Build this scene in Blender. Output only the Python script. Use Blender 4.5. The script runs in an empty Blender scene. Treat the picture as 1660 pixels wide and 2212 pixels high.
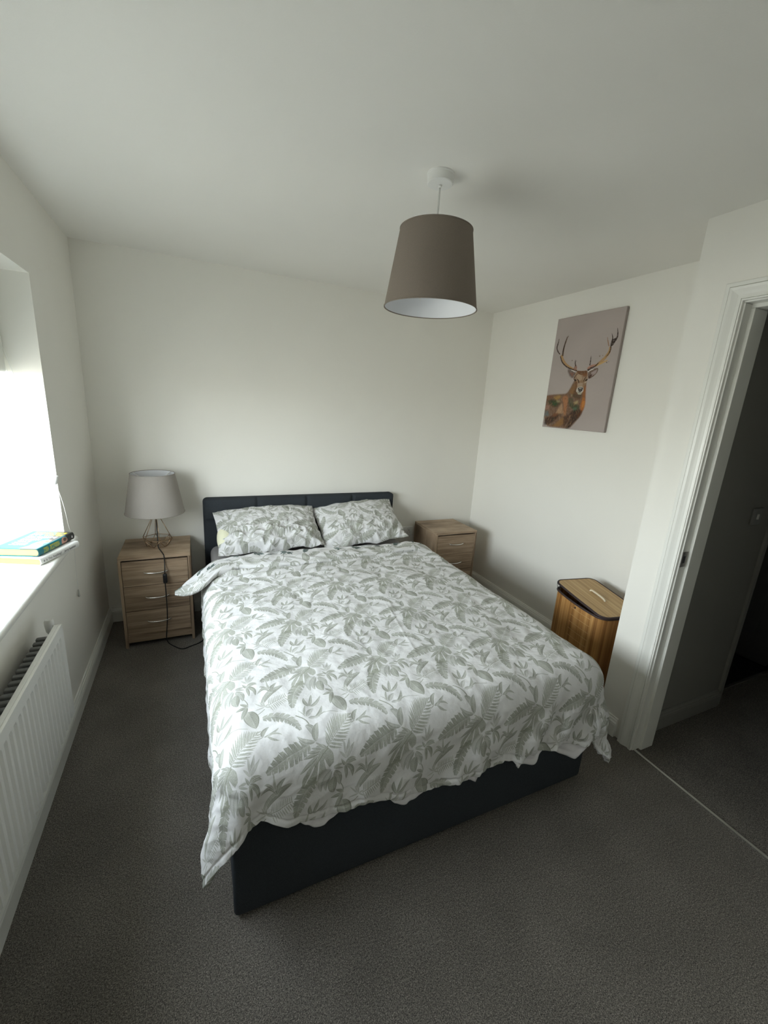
import bpy, bmesh, math, random
import numpy as np
from mathutils import Vector, Matrix
random.seed(7); RNG = np.random.default_rng(7)
PI = math.pi
SC = bpy.context.scene
COL = SC.collection

# ------------------------------------------------------------------ camera
W, H = 2.98, 2.40            # room: x 0..W, back wall y=0, room runs towards -y, ceiling z=H
XD = 2.53                    # wall that holds the doorway
YJ = -1.935                  # where that wall steps forward of the right wall
YF = -4.10                   # wall behind the camera
cam_d = bpy.data.cameras.new('camera'); cam = bpy.data.objects.new('camera', cam_d); COL.objects.link(cam)
yaw, pitch, roll = .4321, .2534, .0628
f0 = Vector((math.sin(yaw), math.cos(yaw), 0)); r0 = Vector((math.cos(yaw), -math.sin(yaw), 0)); u0 = Vector((0, 0, 1))
fw = f0 * math.cos(pitch) - u0 * math.sin(pitch); up = u0 * math.cos(pitch) + f0 * math.sin(pitch)
rt = r0 * math.cos(roll) + up * math.sin(roll); up2 = up * math.cos(roll) - r0 * math.sin(roll)
M = Matrix.Identity(4)
for i in range(3):
    M[i][0] = rt[i]; M[i][1] = up2[i]; M[i][2] = -fw[i]
M[0][3], M[1][3], M[2][3] = .5991, -3.1859, 1.6056
cam.matrix_world = M
cam_d.sensor_fit = 'VERTICAL'; cam_d.sensor_height = 36.0; cam_d.lens = 905.29 / 2212 * 36.0
cam_d.clip_start = .02
SC.camera = cam

# ------------------------------------------------------------------ world, daylight, exposure
SC.view_settings.view_transform = 'Standard'; SC.view_settings.look = 'None'
SC.view_settings.gamma = 1.0; SC.view_settings.use_curve_mapping = False
SC.view_settings.exposure = 0.0
SKY = 24.5
wd = bpy.data.worlds.new('overcast_sky'); SC.world = wd; wd.use_nodes = True
nt = wd.node_tree; nt.nodes.clear()
wo = nt.nodes.new('ShaderNodeOutputWorld'); wb = nt.nodes.new('ShaderNodeBackground')
tc = nt.nodes.new('ShaderNodeTexCoord'); sx = nt.nodes.new('ShaderNodeSeparateXYZ'); cr = nt.nodes.new('ShaderNodeValToRGB')
mr = nt.nodes.new('ShaderNodeMapRange'); mr.inputs['From Min'].default_value = -1; mr.inputs['From Max'].default_value = 1
nt.links.new(tc.outputs['Generated'], sx.inputs[0]); nt.links.new(sx.outputs['Z'], mr.inputs['Value'])
nt.links.new(mr.outputs[0], cr.inputs['Fac']); nt.links.new(cr.outputs['Color'], wb.inputs['Color']); nt.links.new(wb.outputs[0], wo.inputs[0])
e = cr.color_ramp.elements
e[0].position = 0.0; e[0].color = (.09, .09, .08, 1)
e[1].position = 1.0; e[1].color = (.42, .46, .52, 1)
for p, c in ((.30, (.19, .185, .17, 1)), (.47, (.50, .49, .46, 1)), (.51, (.80, .82, .83, 1)), (.62, (.86, .90, .94, 1)), (.75, (.62, .66, .71, 1))):
    q = e.new(p); q.color = c
wb.inputs['Strength'].default_value = SKY
# sampling guide for the daylight in the window opening (emits nothing itself)
pl = bpy.data.lights.new('window_daylight', 'AREA'); pl.shape = 'RECTANGLE'; pl.size = 1.25; pl.size_y = 1.68
pl.cycles.is_portal = True
po = bpy.data.objects.new('window_daylight', pl); COL.objects.link(po)
po.location = (-.345, -1.62, 1.455); po.rotation_euler = (0, -PI / 2, 0)
SC.cycles.max_bounces = 12; SC.cycles.diffuse_bounces = 8; SC.cycles.transparent_max_bounces = 12
SC.cycles.use_denoising = True
SC.cycles.sample_clamp_indirect = 10

# ------------------------------------------------------------------ helpers
def tag(o, label=None, cat=None, group=None, kind=None):
    if label: o['label'] = label
    if cat: o['category'] = cat
    if group: o['group'] = group
    if kind: o['kind'] = kind
    return o
def empty(name, loc=(0, 0, 0), rz=0):
    o = bpy.data.objects.new(name, None); COL.objects.link(o); o.location = loc; o.rotation_euler = (0, 0, rz)
    o.empty_display_size = .05
    return o
def link(name, me, mat=None, parent=None, smooth=False):
    o = bpy.data.objects.new(name, me); COL.objects.link(o)
    for m in (mat if isinstance(mat, (list, tuple)) else [mat]):
        if m is not None: me.materials.append(m)
    if parent is not None: o.parent = parent
    if smooth: me.polygons.foreach_set('use_smooth', [True] * len(me.polygons))
    me.update()
    return o
class MB:
    """collects shapes into one mesh"""
    def __init__(s): s.v = []; s.f = []; s.mi = []
    def add(s, v, f, mi=0):
        n = len(s.v); s.v += [tuple(p) for p in v]; s.f += [tuple(i + n for i in q) for q in f]; s.mi += [mi] * len(f); return s
    def box(s, a, b, mi=0, bev=0, seg=2):
        bm = bmesh.new(); bmesh.ops.create_cube(bm, size=1)
        for v in bm.verts:
            v.co = Vector([a[i] + (v.co[i] + .5) * (b[i] - a[i]) for i in range(3)])
        if bev: bmesh.ops.bevel(bm, geom=bm.edges[:], offset=bev, segments=seg, affect='EDGES', profile=.5)
        return s.bm(bm, mi)
    def bm(s, bm, mi=0):
        bm.verts.index_update()
        s.add([v.co[:] for v in bm.verts], [[v.index for v in f.verts] for f in bm.faces], mi); bm.free(); return s
    def tube(s, pts, r, n=8, mi=0, closed=False, caps=True):
        pts = [Vector(p) for p in pts]; N = len(pts)
        rr = r if isinstance(r, (list, tuple)) else [r] * N
        ref = None; rings = []
        for i, p in enumerate(pts):
            if closed: t = (pts[(i + 1) % N] - pts[i - 1]).normalized()
            else: t = (pts[min(i + 1, N - 1)] - pts[max(i - 1, 0)]).normalized()
            if ref is None:
                ref = Vector((0, 0, 1)) if abs(t.z) < .9 else Vector((1, 0, 0))
            a = (ref - t * ref.dot(t)).normalized(); b = t.cross(a); ref = a
            rings.append([p + (a * math.cos(2 * PI * k / n) + b * math.sin(2 * PI * k / n)) * rr[i] for k in range(n)])
        v = [q for g in rings for q in g]; f = []
        for i in range(N if closed else N - 1):
            j = (i + 1) % N
            for k in range(n):
                f.append((i * n + k, i * n + (k + 1) % n, j * n + (k + 1) % n, j * n + k))
        if not closed and caps:
            f.append(tuple(range(n))[::-1]); f.append(tuple((N - 1) * n + k for k in range(n)))
        return s.add(v, f, mi)
    def lathe(s, prof, c=(0, 0, 0), n=48, mi=0, closed=False):
        v = []; f = []; m = len(prof)
        for k in range(n):
            a = 2 * PI * k / n
            for r, z in prof: v.append((c[0] + r * math.cos(a), c[1] + r * math.sin(a), c[2] + z))
        for k in range(n):
            k2 = (k + 1) % n
            for i in range(m if closed else m - 1):
                j = (i + 1) % m
                f.append((k * m + i, k2 * m + i, k2 * m + j, k * m + j))
        return s.add(v, f, mi)
    def grid(s, P, mi=0, closed_u=False):
        """P: array (nu,nv,3)"""
        P = np.asarray(P); nu, nv = P.shape[:2]; f = []
        for i in range(nu if closed_u else nu - 1):
            j = (i + 1) % nu
            for k in range(nv - 1): f.append((i * nv + k, j * nv + k, j * nv + k + 1, i * nv + k + 1))
        return s.add(P.reshape(-1, 3).tolist(), f, mi)
    def sweep(s, path, prof, mi=0):
        """prof (d,z) carried along a plan path [(x,y)..]; d is measured to the left of travel; mitred corners, capped ends"""
        N = len(path); P = [Vector(p) for p in path]; rings = []
        for i in range(N):
            d0 = (P[i] - P[i - 1]).normalized() if i else None
            d1 = (P[i + 1] - P[i]).normalized() if i < N - 1 else None
            if d0 is None: d0 = d1
            if d1 is None: d1 = d0
            n0 = Vector((-d0.y, d0.x)); n1 = Vector((-d1.y, d1.x)); m = (n0 + n1).normalized(); m = m / max(.2, m.dot(n0))
            rings.append([(P[i].x + m.x * d, P[i].y + m.y * d, z) for d, z in prof])
        k = len(prof); v = [q for g in rings for q in g]; f = []
        for i in range(N - 1):
            for j in range(k):
                f.append((i * k + j, i * k + (j + 1) % k, (i + 1) * k + (j + 1) % k, (i + 1) * k + j))
        f.append(tuple(range(k))[::-1]); f.append(tuple((N - 1) * k + j for j in range(k)))
        return s.add(v, f, mi)
    def build(s, name, mat, parent=None, smooth=False, angle=None):
        me = bpy.data.meshes.new(name); me.from_pydata(s.v, [], s.f)
        me.polygons.foreach_set('material_index', s.mi)
        bm = bmesh.new(); bm.from_mesh(me); bmesh.ops.recalc_face_normals(bm, faces=bm.faces[:]); bm.to_mesh(me); bm.free()
        o = link(name, me, mat, parent, smooth)
        if angle is not None:
            me.polygons.foreach_set('use_smooth', [True] * len(me.polygons)); me.set_sharp_from_angle(angle=math.radians(angle))
        return o
def struct(name, mb, mat, angle=None, parent=None):
    o = mb.build(name, mat, parent, angle=angle)
    if parent is None: o['kind'] = 'structure'
    return o
def arc(c, r, a0, a1, n): return [(c[0] + r * math.cos(a0 + (a1 - a0) * i / n), c[1] + r * math.sin(a0 + (a1 - a0) * i / n)) for i in range(n + 1)]
def smooth_path(pts, it=3):
    p = np.array(pts, float)
    for _ in range(it):
        q = [p[0]]
        for i in range(len(p) - 1): q += [p[i] * .75 + p[i + 1] * .25, p[i] * .25 + p[i + 1] * .75]
        q.append(p[-1]); p = np.array(q)
    return p.tolist()
# value noise for cloth
_A = RNG.random((256, 256)) * 2 * PI; _GX, _GY = np.cos(_A), np.sin(_A)
def vnoise(x, y):
    x = np.asarray(x, float); y = np.asarray(y, float) + np.zeros_like(x); x = x + np.zeros_like(y)
    xi = np.floor(x).astype(int); yi = np.floor(y).astype(int); fx = x - xi; fy = y - yi
    u = fx * fx * fx * (fx * (fx * 6 - 15) + 10); v = fy * fy * fy * (fy * (fy * 6 - 15) + 10)
    g = lambda a, b: _GX[(xi + a) % 256, (yi + b) % 256] * (fx - a) + _GY[(xi + a) % 256, (yi + b) % 256] * (fy - b)
    return 1.55 * ((g(0, 0) * (1 - u) + g(1, 0) * u) * (1 - v) + (g(0, 1) * (1 - u) + g(1, 1) * u) * v)
def ridge(x, y): return 1 - 2 * np.abs(vnoise(x, y))
def sstep(a, b, x): t = np.clip((x - a) / (b - a), 0, 1); return t * t * (3 - 2 * t)

# ------------------------------------------------------------------ materials
def mat(name, col=(.8, .8, .8), rough=.6, metal=0., spec=.5):
    m = bpy.data.materials.new(name); m.use_nodes = True; b = m.node_tree.nodes['Principled BSDF']
    b.inputs['Base Color'].default_value = (*col, 1); b.inputs['Roughness'].default_value = rough; b.inputs['Metallic'].default_value = metal
    b.inputs['Specular IOR Level'].default_value = spec
    return m
def N(m, t): return m.node_tree.nodes.new(t)
def Lk(m, a, b): m.node_tree.links.new(a, b)
def coords(m, scale=(1, 1, 1), rot=(0, 0, 0), kind='Object'):
    t = N(m, 'ShaderNodeTexCoord'); p = N(m, 'ShaderNodeMapping'); p.inputs['Scale'].default_value = scale; p.inputs['Rotation'].default_value = rot
    Lk(m, t.outputs[kind], p.inputs['Vector']); return p.outputs['Vector']
def noise(m, vec, scale, detail=3, rough=.5):
    n = N(m, 'ShaderNodeTexNoise'); n.inputs['Scale'].default_value = scale; n.inputs['Detail'].default_value = detail; n.inputs['Roughness'].default_value = rough
    Lk(m, vec, n.inputs['Vector']); return n.outputs['Fac']
def ramp(m, fac, stops):
    r = N(m, 'ShaderNodeValToRGB'); Lk(m, fac, r.inputs['Fac']); el = r.color_ramp.elements
    while len(el) < len(stops): el.new(.5)
    for x, (p, c) in zip(el, stops): x.position = p; x.color = (*c, 1)
    return r.outputs['Color']
def bump(m, h, dist, strength=1.):
    b = N(m, 'ShaderNodeBump'); b.inputs['Distance'].default_value = dist; b.inputs['Strength'].default_value = strength
    Lk(m, h, b.inputs['Height']); Lk(m, b.outputs['Normal'], m.node_tree.nodes['Principled BSDF'].inputs['Normal'])
def base(m, c): Lk(m, c, m.node_tree.nodes['Principled BSDF'].inputs['Base Color'])
def mixc(m, fac, a, b, mode='MIX'):
    x = N(m, 'ShaderNodeMix'); x.data_type = 'RGBA'; x.blend_type = mode
    for s, v in ((x.inputs[0], fac), (x.inputs[6], a), (x.inputs[7], b)):
        if isinstance(v, (int, float)): s.default_value = v
        elif isinstance(v, tuple): s.default_value = (*v, 1)
        else: Lk(m, v, s)
    return x.outputs[2]

def paint(name, col, rough=.75):
    m = mat(name, col, rough, spec=.3); v = coords(m); n = noise(m, v, 220, 2); bump(m, n, .0004, .5)
    n2 = noise(m, v, 1.7, 3)
    base(m, ramp(m, n2, [(.3, tuple(c * .975 for c in col)), (.7, col)])); return m
WALL = paint('wall_paint', (.84, .825, .775))
CEIL = paint('ceiling_paint', (.84, .825, .785))
GLOSS = mat('white_gloss_paint', (.80, .80, .76), .32)
HALLW_SHADED = paint('hall_paint_shaded', (.29, .285, .265))  # white hall paint darkened: the unlit hall's shade is put into the colour
DKDOOR = mat('dark_grey_door', (.085, .085, .085), .5)  # even dark grey tone for the far door and its side trim
def carpet(name, lo, hi):
    m = mat(name, lo, .95, spec=.05); v = coords(m)
    n1 = noise(m, v, 330, 3, .75); n2 = noise(m, v, 140, 2, .6); n3 = noise(m, v, 3.0, 4, .6)
    c = ramp(m, n1, [(.36, lo), (.5, tuple(a * .6 + b * .4 for a, b in zip(lo, hi))), (.66, hi)])
    c = mixc(m, .6, c, ramp(m, n2, [(.35, (.6, .6, .6)), (.65, (1.3, 1.3, 1.3))]), 'MULTIPLY')
    c = mixc(m, .5, c, ramp(m, n3, [(.35, (.72, .72, .72)), (.68, (1.22, 1.22, 1.22))]), 'MULTIPLY'); base(m, c)
    bump(m, n1, .004, .6)
    return m
CARPET = carpet('charcoal_carpet', (.044, .042, .040), (.37, .338, .298))
def oak(name, vertical=False):
    m = mat(name, (.3, .2, .13), .5, spec=.35)
    s = (60, 8, 2.4) if vertical else (2.4, 8, 60)
    s2 = (18, 6, 1.2) if vertical else (1.2, 6, 18)
    n1 = noise(m, coords(m, s), 1, 6, .65); n2 = noise(m, coords(m, s2), 1.0, 3, .55)
    s3 = (9, 9, 70) if not vertical else (70, 9, 9)
    n3 = noise(m, coords(m, s3), 1.2, 2, .5)
    c1 = ramp(m, n1, [(.28, (.175, .116, .075)), (.5, (.37, .268, .182)), (.72, (.50, .385, .275))])
    c2 = ramp(m, n2, [(.32, (.55, .52, .48)), (.52, (1, 1, 1)), (.75, (1.12, 1.1, 1.08))])
    c = mixc(m, .85, c1, c2, 'MULTIPLY')
    c = mixc(m, .3, c, ramp(m, n3, [(.42, (.8, .8, .8)), (.6, (1.1, 1.1, 1.1))]), 'MULTIPLY')
    base(m, c); bump(m, n1, .0006, .4); return m
OAK = oak('oak_effect_board'); OAKV = oak('oak_effect_side', True)
CHROME = mat('satin_chrome', (.78, .77, .74), .22, 1.)
BRASS = mat('copper_wire', (.50, .36, .24), .3, 1.)
BLACK = mat('black_plastic', (.012, .012, .013), .4)
WHITEP = mat('white_plastic', (.78, .78, .76), .35)
PVC = mat('white_upvc', (.82, .83, .82), .25)
def fabric(name, col, sc=700, rough=.95, d=.0006, var=.25):
    m = mat(name, col, rough, spec=.15); v = coords(m)
    w = N(m, 'ShaderNodeTexWave'); w.inputs['Scale'].default_value = sc / 4; w.bands_direction = 'Z'; Lk(m, v, w.inputs['Vector'])
    n = noise(m, v, sc, 2); bump(m, n, d, .8)
    base(m, ramp(m, n, [(.3, tuple(c * (1 - var) for c in col)), (.7, tuple(c * (1 + var) for c in col))])); return m
CHAR = fabric('charcoal_upholstery', (.038, .044, .051))
SHADE = fabric('taupe_lampshade_fabric', (.225, .190, .160), 900, .9, .0003, .12)
SHADE2 = fabric('grey_lampshade_fabric', (.33, .305, .28), 900, .9, .0003, .10)
LINING = mat('white_shade_lining', (.78, .79, .82), .6)
SHEET = fabric('grey_fitted_sheet', (.30, .29, .29), 400, .95, .0004, .05)
CREAM = fabric('cream_pillow_cotton', (.80, .79, .60), 400, .9, .0003, .03)
WHITEC = fabric('white_cotton_lining', (.78, .77, .80), 500, .9, .0003, .03)

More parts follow.
